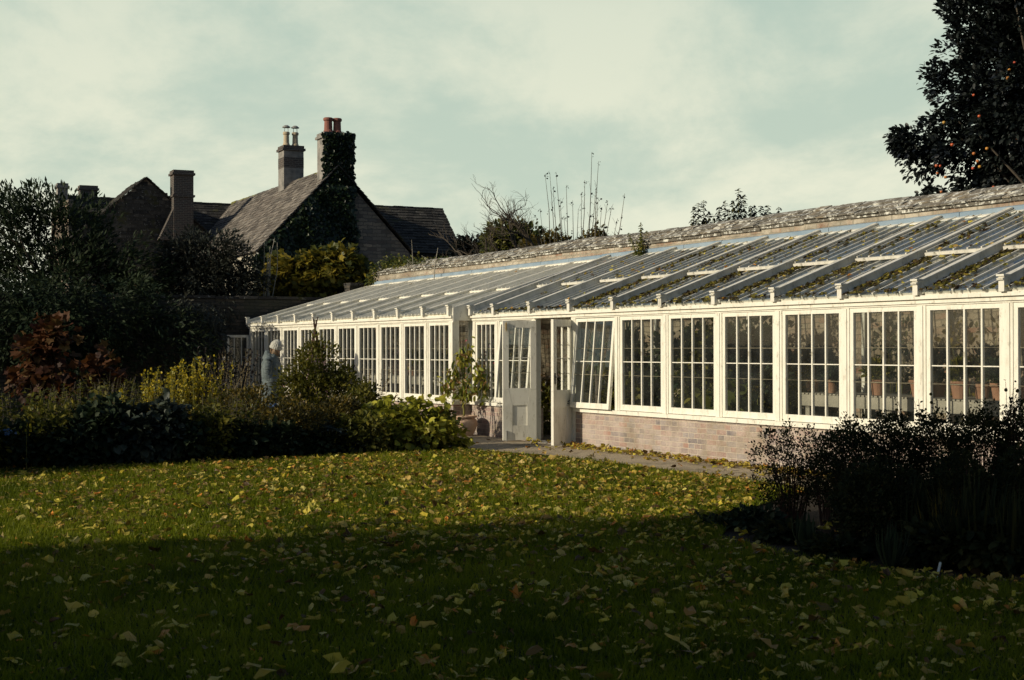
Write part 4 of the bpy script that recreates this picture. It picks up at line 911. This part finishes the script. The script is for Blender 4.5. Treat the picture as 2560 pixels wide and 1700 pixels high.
for i, (px, Z, r_, yt, lab) in enumerate([(60, 19.6, 110, 960, 'feathery dry grasses at the left edge of the border'), (230, 21, 110, 950, 'dry grasses in front of the red-leaved shrub'), (330, 23, 110, 930, 'pale dry grasses before the dark brick wall'), (560, 19.8, 90, 985, 'grassy brown stems in front of the golden stalks')]):
    stalks('dry_grass_clump', lab, 'plant', px, Z, r_, .6, yt, 130, TWIG, L_OLIVE, .03, 10, L_OLIVE, .07, 14, .2, .0022, group='dry grasses in the border', headfrom=.5, tm=T_fold(.14, .05), hvar=.5)
X0 = PX(155, 23.5); plant('red_leaved_shrub', 'shrub with large dark red autumn leaves before the brick wall', 'shrub', X0, 23.5, 1.8, 1, mat=L_RED, stemmat=BARK, nclump=46, per=12, cr=.2, size=.155, tmpl=T_palm(5, .7, .12), shell=.4, stems=40, srad=.006, droop=.7, lobes=lobes_px(X0, 23.5, [(75, 860, .2), (125, 848, .24), (95, 890, .2), (160, 870, .15), (60, 930, .18), (150, 930, .3), (205, 935, .22), (100, 980, .3), (170, 990, .3), (215, 975, .2), (140, 832, .08)]))
bp('red_leaved_shrub', 'small outlying spray of red leaves right of the red-leaved shrub', 'shrub', 262, 23.5, 885, 40, mat=L_RED, stemmat=BARK, nclump=16, per=10, cr=.16, size=.15, tmpl=T_palm(5, .7, .12), shell=.5, stems=14, srad=.005, low=.4, ry=.3, droop=.6)
# broad-leaved dark plants along the front of the border
fr = [(15, 17.9, 1075, 75, L_DARK, .08, 'dark broad-leaved mound in the left corner of the border'), (110, 18.3, 1020, 60, L_OLIVE, .06, 'olive mound second from the left along the lawn edge'), (185, 18.3, 1065, 55, L_DARK, .10, 'dark mound third from the left along the lawn edge'), (260, 18.7, 1010, 60, L_DARK, .09, 'tall dark leafy mound in the left half of the border front'), (335, 18.8, 1045, 55, L_HELL, .12, 'broad leaves with pale undersides below the single yellow stalk'), (405, 19.0, 1015, 55, L_HELL, .10, 'broad leaves below the left golden clump'), (470, 19.1, 1075, 55, L_DARK, .08, 'low dark mound between the two golden clumps'), (535, 19.4, 1030, 50, L_OLIVE, .06, 'olive mound below the right golden clump'), (600, 19.6, 1075, 50, L_DARK, .10, 'dark low mound below the rusty perennials'), (690, 19.9, 1075, 50, L_DARK, .09, 'low dark leaves left of the pale rosettes'), (905, 20.7, 1050, 60, L_OLIVE, .07, 'olive leaves between rosettes and yellow shrub'), (785, 20.4, 1085, 55, L_DARK, .08, 'dark leaves in front of the tall climber')]
for px, Z, yt, r_, mt, sz, lab in fr:
    bp('broad_leaved_plant', lab, 'plant', px, Z, yt, r_, mat=mt, stemmat=GREENSTEM, nclump=85, per=20, cr=.14, size=sz, tmpl=T_oval(.38, .12), stems=26, srad=.004, low=.0, shell=.45, ry=.38, droop=.35, group='low leafy plants along the lawn edge')
for px, Z, yt, r_, lab in [(640, 19.6, 1085, 32, 'leftmost rosette of pale drooping leaves at the border edge'), (700, 19.9, 1095, 30, 'rosette of drooping leaves below the rusty perennials'), (822, 20.3, 1062, 34, 'upper rosette of pale blue-green leaves near the climber'), (868, 20.45, 1108, 34, 'pale blue-green rosette left of the yellow-leaved shrub'), (845, 20.35, 1130, 26, 'lowest pale rosette touching the lawn')]:
    e = empty('hellebore', (PX(px, Z), Z, 0), label=lab, cat='plant', group='pale rosettes in the border'); PP = []; DD = []; q = MB(); r = r_ / F * Z; h = PZ(yt, Z)
    for i in range(5):
        c = Vector((random.uniform(-r, r) * .7, random.uniform(-.1, .1), h * random.uniform(.6, 1))); q.tube([(c.x * .3, c.y, 0), tuple(c)], .006, 4)
        for k in range(9): a = k * 2 * PI / 9 + random.random() * .4; PP.append(tuple(c)); DD.append((math.cos(a), math.sin(a), random.uniform(-.5, .25)))
    q.build('stem', GREENSTEM, e); PP = np.array(PP); n = len(PP)
    scatter('foliage', T_oval(.17, .05), PP, norm(np.array(DD)), norm(rng.normal(0, .15, (n, 3)) + np.array([0, 0, 1])), .17 * (.8 + .4 * rng.random(n)), L_HELL, e, rnd=.4 + .6 * rng.random(n))
X0 = PX(1040, 21.4)
plant('yellow_leaved_shrub', 'spreading low shrub with round yellow-green leaves beside the gravel path', 'shrub', X0, 21.4, .8, 1, mat=L_LIME, stemmat=TWIG, nclump=240, per=14, cr=.13, size=.095, tmpl=ROUND, shell=.5, stems=50, srad=.005, droop=.35,
      lobes=lobes_px(X0, 21.4, [(930, 1080, .34), (985, 1070, .36), (1040, 1075, .36), (1095, 1080, .32), (1135, 1105, .22, 0, .7), (1155, 1120, .14), (1000, 1040, .2), (1075, 1040, .2), (1040, 1025, .12), (960, 1110, .3, -.3), (1050, 1110, .3, -.3), (1110, 1070, .2), (900, 1120, .25, -.2)]))
for px, Z, y, m_, nm, lab in ((22, 17.8, 1072, L_BLUE, 'blue_flower', 'small clump of blue flowers at the left edge of the border'), (90, 18.0, 1068, L_GOLD, 'yellow_flower', 'small yellow flower cluster near the left edge of the border'), (693, 20.2, 1010, L_BLUE, 'blue_flower', 'single blue flower in the rusty perennials')):
    e = empty(nm, (PX(px, Z), Z, 0), label=lab, cat='flower'); n = 26 if px < 100 else 9; c = np.array([0, -.35 if px < 100 else -.5, PZ(y, Z)])
    q = MB(); q.tube([(0, c[1], 0), (0, c[1], c[2])], .004, 4); q.build('stem', GREENSTEM, e)
    Pp = c + rng.normal(0, .07 if px < 100 else .02, (n, 3)) * np.array([1.6, .6, .5]); scatter('blossom', ROUND, Pp, norm(rng.normal(size=(n, 3))), norm(rng.normal(size=(n, 3)) + np.array([0, -1, 0])), .04, m_, e)

for px, Z, yt, r_, mt, sz, lab in [(-90, 17.5, 1000, 85, L_OLIVE, .07, 'olive mound of the border just left of the picture'), (-230, 17.0, 1010, 95, L_DARK, .09, 'dark mound of the border further left outside the picture'), (-380, 16.4, 1000, 95, L_BROWN, .06, 'rusty mound of the border far left outside the picture'), (-160, 19.5, 930, 120, L_OLIVE, .06, 'taller mound at the back of the border left of the picture'), (-420, 18.5, 930, 130, L_DARK, .07, 'tall dark mound at the back of the border far left outside the picture')]:
    bp('border_shrub', lab, 'shrub', px, Z, yt, r_, mat=mt, stemmat=TWIG, nclump=120, per=24, cr=.15, size=sz, tmpl=OV, stems=26, srad=.004, low=.0, shell=.4, ry=.5)

# ------------------------------------------------------------------ right bed
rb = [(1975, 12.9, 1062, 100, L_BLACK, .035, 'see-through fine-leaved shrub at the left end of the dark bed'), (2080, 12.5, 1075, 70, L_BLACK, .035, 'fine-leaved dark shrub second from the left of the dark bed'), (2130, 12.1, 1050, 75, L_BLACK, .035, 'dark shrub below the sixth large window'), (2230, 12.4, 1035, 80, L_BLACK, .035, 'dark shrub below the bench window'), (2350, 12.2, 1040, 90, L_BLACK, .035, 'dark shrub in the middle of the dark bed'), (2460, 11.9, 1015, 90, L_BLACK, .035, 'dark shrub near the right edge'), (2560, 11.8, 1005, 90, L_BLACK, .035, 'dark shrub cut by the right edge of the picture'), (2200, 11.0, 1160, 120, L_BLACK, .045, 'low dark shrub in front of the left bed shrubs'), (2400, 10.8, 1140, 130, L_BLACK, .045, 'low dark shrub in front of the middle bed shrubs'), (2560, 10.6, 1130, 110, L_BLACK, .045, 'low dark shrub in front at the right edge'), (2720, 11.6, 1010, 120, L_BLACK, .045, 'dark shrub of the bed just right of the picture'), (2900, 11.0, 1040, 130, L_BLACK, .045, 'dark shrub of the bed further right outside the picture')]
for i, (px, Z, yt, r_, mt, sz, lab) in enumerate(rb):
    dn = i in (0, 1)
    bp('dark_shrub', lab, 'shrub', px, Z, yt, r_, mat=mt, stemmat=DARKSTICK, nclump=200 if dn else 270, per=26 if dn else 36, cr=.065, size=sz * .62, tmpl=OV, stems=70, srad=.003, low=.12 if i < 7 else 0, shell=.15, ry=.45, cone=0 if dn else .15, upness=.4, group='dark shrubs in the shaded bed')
stalks('sprig_clump', 'thin sprigs standing up against the last window at the right edge', 'plant', 2535, 11.6, 28, .2, 940, 12, DARKSTICK, L_BLACK, .03, 16, L_BLACK, .03, 20, .05, .003, headfrom=.4)
stalks('sprig_clump', 'thin dark sprigs rising between the middle windows above the bed', 'plant', 2310, 12.4, 60, .2, 985, 22, DARKSTICK, L_BLACK, .03, 12, L_BLACK, .03, 20, .08, .003, headfrom=.5)
for px, Z, yt, r_, mt, sz, lab in [(1800, 12.5, 1325, 45, L_DARK, .05, 'low dark ground plant at the tip of the bed by the lawn'), (1880, 12.3, 1290, 55, L_DARK, .06, 'leafy ground plant below the see-through shrub'), (1960, 11.6, 1330, 60, L_BLACK, .07, 'dark ground plant at the front of the bed'), (2090, 10.7, 1370, 60, L_BLACK, .07, 'dark ground plant left of the grass tuft'), (2330, 10.3, 1330, 80, L_BLACK, .07, 'dark ground plant behind the white label'), (2480, 10.0, 1300, 90, L_BLACK, .08, 'dark ground plant in the right corner of the bed')]:
    bp('ground_plant', lab, 'plant', px, Z, yt, r_, mat=mt, stemmat=DARKSTICK, nclump=60, per=24, cr=.07, size=sz, tmpl=OV, stems=20, srad=.003, low=0, shell=.3, ry=.25, group='ground plants in the shaded bed')
def tuft(name, label, px, Z, r, h, n, mat, wd=.04):
    e = empty(name, (PX(px, Z), Z, 0), label=label, cat='plant'); a = rng.random(n) * 2 * PI; o = rng.random(n); 
    D = norm(np.stack([np.cos(a) * o * r / h, np.sin(a) * o * r / h, np.ones(n)], 1)); Pp = np.stack([np.cos(a) * .03, np.sin(a) * .03, np.zeros(n)], 1)
    bd = T_blade(wd, -.35); scatter('foliage', bd, Pp, D, norm(np.stack([np.cos(a), np.sin(a), np.full(n, .1)], 1)), h * (.7 + .5 * rng.random(n)), mat, e); return e
tuft('broad_leaf_tuft', 'fan of broad strappy leaves at the front of the dark bed', 2010, 10.9, .2, .26, 30, L_DARK, .10)
tuft('grass_tuft', 'tuft of narrow arching grass leaves left of the white label', 2225, 10.0, .34, .30, 60, L_DARK, .03)
tuft('grass_tuft', 'taller thin grass behind the arching tuft in the bed', 2290, 10.6, .35, .55, 60, L_BLACK, .02)
for px, Z, h, lab in ((2440, 10.1, .6, 'hanging grass blades in the right part of the bed'), (2530, 9.9, .55, 'hanging grass blades at the right edge of the bed'), (2350, 10.6, .5, 'yellowish grass blades behind the white label')): tuft('tall_grass', lab, px, Z, .8, h, 110, L_BROWN if px == 2350 else L_BLACK, .02)
q = MB(); q.prism([(-.011, 0), (.011, 0), (.011, .125), (.007, .134), (-.007, .134), (-.011, .125)], -.001, .001)
pl = q.build('plant_label', m_noise('white_plastic', (.62, .68, .68), (.7, .74, .72), 8, .4), None, loc=(PX(2340, 9.6), 9.6, -.01), rot=(.1, .2, .5)); tag(pl, 'small white plastic plant label stuck in the soil at lower right', 'label')
# leaves on the soil of the bed
def g3(n):
    X = 1.8 + rng.random(n) * 3.2; Z = 9.2 + rng.random(n) * 3.4; P = np.stack([X, Z, 0.01 + .02 * rng.random(n)], 1); return P[X > edge_x(Z)]
P, D, Nn = litter(380, g3); merge_litter('fallen_leaves', [(T_oval(.34, .15), P, D, Nn, .05 + .05 * rng.random(len(P)))], 'scattered fallen leaves on the soil of the dark bed')

# ------------------------------------------------------------------ potted shrub by the step
pp = G(.42, -.36); e = empty('potted_shrub', (pp.x, pp.y, 0.004), label='lanky shrub with drooping yellow-green leaves in a clay pot by the greenhouse step', cat='potted plant')
q = MB(); q.lathe([(.15, 0), (.155, .01), (.20, .10), (.235, .20), (.22, .27), (.185, .295), (.185, .305), (.225, .315), (.225, .345), (.195, .345), (.18, .30), (0, .30)], (0, 0, 0), 24); q.build('pot', TERRA_PALE, e, smooth=True)
q = MB(); q.tube([(0, 0, .28), (.0, 0, .45), (-.03, 0, .62)], [.022, .018, .014], 6)
LB = [(-.16, -.02, 1.15), (-.05, .0, 1.35), (.03, .02, 1.5), (-.22, .03, .95), (.22, .0, 1.15), (.33, -.03, .82), (.1, -.05, .95), (-.3, 0, .8), (.0, -.05, .8), (.30, .05, 1.05)]
for c in LB: q.tube([(-.03, 0, .6), (c[0] * .5, c[1] * .5, .6 + (c[2] - .6) * .6), (c[0], c[1], c[2])], [.010, .007, .004], 4)
q.build('stem', GREENSTEM, e)
PP = []
for c in LB: PP += [(c[0] + random.gauss(0, .06), c[1] + random.gauss(0, .06), c[2] + random.gauss(-.02, .09)) for _ in range(34)]
PP = np.array(PP); n = len(PP); scatter('foliage', T_oval(.2, .06), PP, norm(rng.normal(0, .5, (n, 3)) + np.array([0, 0, -.8])), norm(rng.normal(0, 1, (n, 3)) + np.array([0, -.5, .3])), .09 + .06 * rng.random(n), L_POTP, e)
#@@P4
# ------------------------------------------------------------------ inside the greenhouse
def xl(px, y):
    D_ = GD + y; Z = F * D_ / (CA * (px + 769)); return 22.05 - (Z - D_ * SA) / CA
def gi(x, y, z=0.0): v = G(x, y, z); return (v.x, v.y, v.z)
def bench(x0, x1, y0, y1, zt, label):
    e = empty('staging_bench', gi(x0, y0, 0), (0, 0, GROT), label=label, cat='bench'); L_ = x1 - x0; W_ = y1 - y0
    q = MB(); q.box(0, L_, 0, .03, zt - .17, zt - .02); q.box(0, L_, W_ - .03, W_, zt - .14, zt - .02); q.build('apron', WOOD, e)
    q = MB(); k = 0.0
    while k < L_: q.box(k, min(k + .05, L_), -.01, W_ + .01, zt - .018, zt); k += .075
    q.build('slatted_top', WOOD, e)
    k = .1
    while k < L_:
        for yy in (.035, W_ - .12): q = MB(); q.box(k, k + .08, yy, yy + .08, 0, zt - .175 + .15); q.build('leg', WOOD, e)
        k += 1.5
    return e
BX = xl(1996, 1.05)
bench(BX, 14.5, 1.05, 1.9, .93, 'long pale slatted bench carrying clay pots behind the right windows')
bench(-7.6, -.3, 1.2, 1.95, .90, 'long pale slatted bench behind the left windows')
def potted(x, y, z, r, h, ph, mat, label, pm=TERRA, lr=.2, ls=.06, n=30, per=18, group='clay pots on the greenhouse benches'):
    e = empty('potted_plant', gi(x, y, z), label=label, cat='potted plant', group=group)
    q = MB(); q.lathe([(r * .68, 0), (r * .7, .005), (r * .92, h * .78), (r * .93, h * .79), (r * 1.06, h * .8), (r * 1.06, h), (r * .92, h), (r * .88, h * .88), (0, h * .86)], (0, 0, 0), 16); q.build('pot', pm, e)
    if ph:
        c = ball(n, 1, .3) * np.array([lr, lr, ph * .5]) + np.array([0, 0, h + ph * .5]); P = (c[:, None, :] + rng.normal(0, lr * .22, (n, per, 3))).reshape(-1, 3); k = len(P)
        scatter('foliage', OV, P, norm(P - np.array([0, 0, h]) + rng.normal(0, .1, (k, 3))), norm(rng.normal(0, .5, (k, 3)) + np.array([0, 0, 1])), ls * (.6 + .8 * rng.random(k)), mat, e)
        q = MB()
        for i in range(8): q.tube([(0, 0, h * .85), tuple(c[i])], .004, 4)
        q.build('stem', GREENSTEM, e)
    return e
wn = ['first', 'second', 'third', 'fourth', 'fifth', 'sixth', 'seventh', 'eighth', 'ninth', 'tenth', 'eleventh']
for i, (px, y, r, h, ph, mt) in enumerate([(2030, 1.5, .10, .17, 0, None), (2078, 1.3, .085, .18, .12, L_DARK), (2195, 1.25, .10, .2, .22, L_OLIVE), (2300, 1.3, .13, .21, 0, None), (2345, 1.5, .10, .18, .5, L_BROWN), (2400, 1.3, .12, .21, .25, L_OLIVE), (2455, 1.5, .1, .18, .45, L_BROWN), (2500, 1.35, .11, .2, .25, L_DARK), (2550, 1.5, .1, .18, 0, None)]):
    x = xl(px, y)
    potted(x, y, .93, r, h, ph, mt, ('%s clay pot from the left on the right bench, %s' % (wn[i], 'empty' if not ph else 'with a small leafy plant')), lr=.13)
for i, (x, ph, mt) in enumerate([(-7.0, .3, L_MID), (-6.2, .35, L_DARK), (-5.4, .3, L_LIME), (-4.6, .4, L_MID), (-3.8, .3, L_DARK), (-2.9, .35, L_MID), (-2.2, .3, L_FIG), (-1.5, .35, L_MID), (-.8, .4, L_LIME)]):
    potted(x, 1.5, .90, .11, .2, ph, mt, '%s leafy potted plant from the far end on the left bench' % wn[i], lr=.2, ls=.07)
def inshrub(x, y, h, r, mat, label, sz=.10, ncl=60, per=26, tm=None, cat='shrub', name='greenhouse_shrub', low=.0):
    v = G(x, y); return plant(name, label, cat, v.x, v.y, h, r, mat=mat, stemmat=GREENSTEM, nclump=ncl, per=per, cr=.16, size=sz, tmpl=tm or OV, stems=20, srad=.006, shell=.3, low=low)
for px, y, h, r, mt, lab, kw in [
    (1590, 1.2, 1.75, .42, L_OLIVE, 'dark leafy foliage behind the window right of the spiky plant', dict(sz=.12)),
    (1700, 1.5, 1.8, .55, L_DARK, 'dense dark shrub behind the second large closed window', dict(sz=.10, ncl=90)),
    (1770, 1.6, 1.95, .5, L_OLIVE, 'tall leafy shrub behind the post between the second and third closed windows', dict(sz=.12)),
    (1880, 1.8, 2.0, .6, L_DARK, 'dark tall shrub behind the third large closed window', dict(sz=.12, ncl=80)),
    (1950, 2.3, 2.1, .4, L_BROWN, 'brownish climber on the back wall left of the bench', dict(sz=.09, ncl=40)),
    (1560, .6, 1.0, .28, L_OLIVE, 'thin olive grasses low behind the window beside the spiky plant', dict(sz=.10)),
    (1838, .5, .95, .22, L_MID, 'bright green broad leaves pressed against the third large window', dict(sz=.17, ncl=12, per=8, tm=ROUND, low=.45)),
    (1225, 1.2, 1.75, .42, L_MID, 'leafy shrub with pink flowers behind the potted shrub', dict(sz=.08)),
    (1300, 1.2, 1.55, .40, L_BROWN, 'mottled shrub behind the left glazed door', dict(sz=.08)),
    (1365, 1.0, .75, .3, L_OLIVE, 'low plant seen through the doorway', dict(sz=.08, ncl=30)),
    (1440, 1.8, 1.1, .4, L_OLIVE, 'low bushy plant behind the tilted window right of the doors', dict(sz=.08, ncl=40)),
    (1105, .8, 1.5, .3, L_OLIVE, 'leafy stems behind the last window left of the step', dict(sz=.07, ncl=34)),
    (1000, 2.2, 1.7, .35, L_OLIVE, 'climbing plant on the back wall behind the left windows', dict(sz=.07, ncl=34)),
    (700, 1.3, 1.8, .4, L_MID, 'yellow-green shrub behind the far left windows', dict(sz=.08, ncl=40)),
    (2240, 2.5, 2.2, .35, L_DARK, 'dark climber on the back wall above the pots', dict(sz=.08, ncl=26)),
    (2440, 2.4, 2.1, .4, L_BROWN, 'dead-looking climber on the back wall behind the last full window', dict(sz=.08, ncl=24))]:
    inshrub(xl(px, y), y, h, r, mt, lab, **kw)
v = G(xl(1222, .75), .75); e = empty('pink_flowers', (v.x, v.y, 0), label='pink flowers among the leaves behind the potted shrub', cat='flower'); q = MB(); q.tube([(0, 0, 0), (0, 0, 1.5)], .005, 4); q.build('stem', GREENSTEM, e)
Pp = rng.normal(0, 1, (26, 3)) * np.array([.25, .15, .2]) + np.array([0, 0, 1.35]); scatter('blossom', ROUND, Pp, norm(rng.normal(size=(26, 3))), norm(rng.normal(size=(26, 3)) + np.array([0, -1, 0])), .05, L_PINK, e)
def yucca(x, y, zc, h, n, label):
    v = G(x, y); e = empty('spiky_plant', (v.x, v.y, 0), label=label, cat='plant'); q = MB(); q.tube([(0, 0, 0), (.02, 0, zc * .5), (0, 0, zc)], [.05, .045, .04], 8); q.build('trunk', BARK, e)
    d = norm(rng.normal(size=(n, 3)) + np.array([0, 0, .35])); P = np.zeros((n, 3)) + np.array([0, 0, zc]); scatter('foliage', T_blade(.035, -.12), P, d, norm(np.cross(np.cross(d, np.array([0, 0, 1.])), d)), h * (.8 + .3 * rng.random(n)), L_YUC, e)
yucca(xl(1492, .75), .75, 1.42, .5, 100, 'spiky palm-like plant behind the tilted window right of the doors')
yucca(xl(1568, .9), .9, 1.72, .42, 36, 'taller spiky plant between two windows right of the doors')
# tall white columns of the inner frame
q = MB()
for x in (2.75, 5.15, 7.6): q.box(x - .03, x + .03, 2.0, 2.06, 0, 2.75)
q.build('inner_post', WHITE_OLD, gh)
sheet('greenhouse_floor', [gi(-10.2, -.1)[:2], gi(0, -.1)[:2], gi(0, .2)[:2], gi(15.3, .2)[:2], gi(15.3, YB)[:2], gi(-10.2, YB)[:2]], .008, m_noise('paving', (.12, .11, .09), (.22, .2, .17), 3))

# ------------------------------------------------------------------ people
def cloth(name, c, c2, bump=.4):
    m = Mt(name, .75, .2); m.col(m.cr(m.noise(5, 4), [(.35, c), (.65, c2)])); m.bump(m.noise(16, 4, .6, mscale=(1, 1, 2.2)), bump, .03); return m.mat
SKIN = m_noise('skin', (.42, .25, .18), (.48, .30, .22), 12, .55)
def loft(rings, k=26):
    V = []; 
    for (cx, cy, cz, rx, ry, tx) in rings:
        for j in range(k):
            a = 2 * PI * j / k; V.append((cx + rx * math.cos(a), cy + ry * math.sin(a), cz + tx * math.cos(a)))
    n = len(rings); Fc = [(i * k + j, i * k + (j + 1) % k, (i + 1) * k + (j + 1) % k, (i + 1) * k + j) for i in range(n - 1) for j in range(k)]
    Fc += [tuple(range(k - 1, -1, -1)), tuple(range((n - 1) * k, n * k))]; return V, Fc
def person(px, Z, rz, label, coat, hatm, hairm, hat=True, scale=1.0, tilt=.35):
    e = empty('person', (PX(px, Z), Z, 0), (0, 0, rz), label=label, cat='person'); e.scale = (scale,) * 3
    # one continuous body: pelvis root, spine, head, arms with hands, legs with feet
    V = [(0, 0, .86)]; R = [.12]; E = []
    def ch(par, pts):
        i = par
        for p, r in pts: V.append(p); R.append(r); E.append((i, len(V) - 1)); i = len(V) - 1
        return i
    chest = ch(0, [((-.01, 0, 1.0), .125), ((-.02, 0, 1.18), .13), ((-.015, 0, 1.29), .10)])
    nk = ch(chest, [((.02, 0, 1.37), .052), ((.05, 0, 1.43), .052)])
    hd = ch(nk, [((.075, 0, 1.50), .088), ((.075, 0, 1.56), .07)])
    ch(nk + 0, [((.135, 0, 1.435), .034)]); ch(hd - 1, [((.165, 0, 1.485), .014)])
    for s in (-1, 1):
        sh = ch(chest, [((-.015, s * .16, 1.29), .058), ((-.03, s * .215, 1.14), .048), ((-.02, s * .235, 1.0), .042), ((.08, s * .22, .9), .034), ((.17, s * .19, .84), .026)])
        pm = ch(sh, [((.215, s * .185, .815), .026)])
        for f_, (dy, dz, ln) in enumerate([(.03, .008, .07), (.010, .01, .078), (-.010, .01, .073), (-.028, .006, .058)]):
            ch(pm, [((.245, s * .185 + dy * .9, .805 + dz), .0095), ((.245 + ln * .5, s * .185 + dy, .79 + dz), .0085), ((.245 + ln * .75, s * .185 + dy, .765 + dz), .007)])
        ch(sh, [((.195, s * .185 - s * .032, .815), .011), ((.222, s * .185 - s * .048, .795), .009), ((.245, s * .185 - s * .046, .778), .0075)])
        ch(0, [((0, s * .09, .82), .095), ((.005, s * .095, .5), .062), ((-.01, s * .10, .28), .052), ((-.02, s * .10, .09), .036), ((.06, s * .105, .035), .034), ((.15, s * .11, .025), .024)])
    me = bpy.data.meshes.new('body'); me.from_pydata(V, E, []); me.materials.append(SKIN); o = bpy.data.objects.new('body', me); COL.objects.link(o); o.parent = e
    sk_ = o.modifiers.new('skin', 'SKIN'); me.skin_vertices or None
    for i, r in enumerate(R): me.skin_vertices[0].data[i].radius = (r, r)
    me.skin_vertices[0].data[0].use_root = True
    sb = o.modifiers.new('sub', 'SUBSURF'); sb.levels = 1; sb.render_levels = 2
    # trousers
    q = MB()
    for s in (-1, 1):
        v, f_ = loft([(.0 + .0, s * .09, .86 - t * .78, .105 - .04 * t + .004 * math.sin(t * 20), .10 - .03 * t, 0) for t in [i / 10 for i in range(11)]], 16); q.add(v, f_)
    q.build('trousers', IRON, e, smooth=True)
    q = MB()
    for s in (-1, 1): q.add(*loft([(.05, s * .105, .0, .13, .05, 0), (.05, s * .105, .03, .135, .052, 0), (.03, s * .105, .07, .10, .05, 0), (-.01, s * .10, .11, .06, .05, 0)], 14))
    q.build('shoe', BARK, e, smooth=True)
    # quilted coat
    prof = [(.42, 0, .185, .235), (.6, 0, .195, .25), (.8, .0, .20, .25), (.95, -.005, .19, .24), (1.1, -.015, .185, .235), (1.22, -.025, .17, .225), (1.31, -.02, .135, .19), (1.36, .0, .105, .12), (1.40, .015, .085, .085)]
    rings = []
    for i in range(80):
        z = .42 + (1.40 - .42) * i / 79; g = lambda k: float(np.interp(z, [p[0] for p in prof], [p[k] for p in prof])); bq = 1 + .035 * abs(math.sin(z * PI / .115)) - .01
        rings.append((g(1) + .006 * math.sin(z * 23), 0, z, g(2) * bq, g(3) * bq, .0))
    q = MB(); v, f_ = loft(rings, 34); v = [(x + .008 * math.sin(y * 31 + z * 17), y, z + .006 * math.sin(x * 40 + y * 20)) for x, y, z in v]; q.add(v, f_); q.build('coat', coat, e, smooth=True)
    for s in (-1, 1):
        q = MB(); arm = [Vector((-.02, s * .13, 1.30)), Vector((-.02, s * .205, 1.25)), Vector((-.03, s * .245, 1.12)), Vector((-.025, s * .26, .99)), Vector((.05, s * .245, .91)), Vector((.165, s * .2, .845))]; rr = [.075, .088, .083, .072, .066, .052]
        pts = []; rd = []
        for i in range(5):
            for t in range(7): u = t / 7; pts.append(arm[i].lerp(arm[i + 1], u)); rd.append((rr[i] + (rr[i + 1] - rr[i]) * u) * (1 + .07 * abs(math.sin((i + u) * PI / .75))))
        q.tube(pts, rd, 16); q.build('sleeve', coat, e, smooth=True)
    q = MB(); hd_ = [(-.045 - .02 * t, 0, 1.29 + .155 * t, (.135 - .085 * t ** 2.2) * (1 + .06 * math.sin(t * 9)), .16 - .09 * t ** 2.2, -.03 * t) for t in [i / 10 for i in range(11)]]; v, f_ = loft(hd_, 22); q.add(v, f_); q.build('hood', coat, e, smooth=True)
    # head coverings
    c = Vector((.070, 0, 1.535)); M_ = Matrix.Rotation(tilt, 3, 'Y')
    if hat:
        q = MB(); V_ = []; k = 40; pr = [(.096, -.05), (.104, -.045), (.108, -.01), (.100, .0), (.100, .03), (.090, .065), (.068, .10), (.040, .128), (.014, .142)]
        for i, (r, z) in enumerate(pr):
            for j in range(k): a = 2 * PI * j / k; rr_ = r * (1 + (.03 if j % 2 else -.02)) ; V_.append(tuple(c + M_ @ Vector((rr_ * math.cos(a) * 1.08, rr_ * math.sin(a) * .95, z))))
        n = len(pr); Fc = [(i * k + j, i * k + (j + 1) % k, (i + 1) * k + (j + 1) % k, (i + 1) * k + j) for i in range(n - 1) for j in range(k)] + [tuple(range((n - 1) * k, n * k))]
        q.add(V_, Fc); q.build('knitted_hat', hatm, e, smooth=False)
    q = MB()
    n0 = 900 if not hat else 420; d = norm(rng.normal(size=(n0, 3))); 
    if hat: d = d[(d[:, 2] < -.1) & (d[:, 0] < .5) & (d[:, 2] > -.85)]
    else: d = d[(d[:, 0] < .45) | (d[:, 2] > .55)]; d = d[d[:, 2] > -.75]
    Pp = np.array(c) + np.array([0, 0, -.02]) + d * np.array([.098, .085, .105]); Dn = norm(np.stack([d[:, 0] * .2 - .1, d[:, 1] * .2, -np.ones(len(d))], 1))
    scatter('hair', T_oval(.22, .05), Pp, Dn, d, .085, hairm, e)
    q = MB()
    for s in (-1, 1):
        q.lathe([(0, -.008), (.007, -.004), (.007, .004), (0, .008)], (.152, s * .032, 1.512), 8)
    q.build('eye', IRON, e)
    return e
L_HAIRG = m_leaf('grey_hair', [(.30, .29, .26), (.42, .41, .37), (.5, .5, .46)], .1); L_HAIRB = m_leaf('fair_hair', [(.2, .13, .07), (.3, .2, .11)], .1)
person(681, 26.9, -.1, 'person in a pale grey quilted coat and white knitted bobble-less beanie facing right', cloth('grey_quilted_fabric', (.085, .11, .115), (.14, .17, .17), 1.0), cloth('white_knit', (.42, .42, .37), (.52, .51, .45), 1.0), L_HAIRB, True, .995, .3)
person(792, 28.2, -.35, 'person with short grey hair in a pale pink coat, mostly hidden behind the tall climber', cloth('pale_pink_fabric', (.34, .24, .25), (.42, .31, .31)), None, L_HAIRG, False, 1.03, .2)
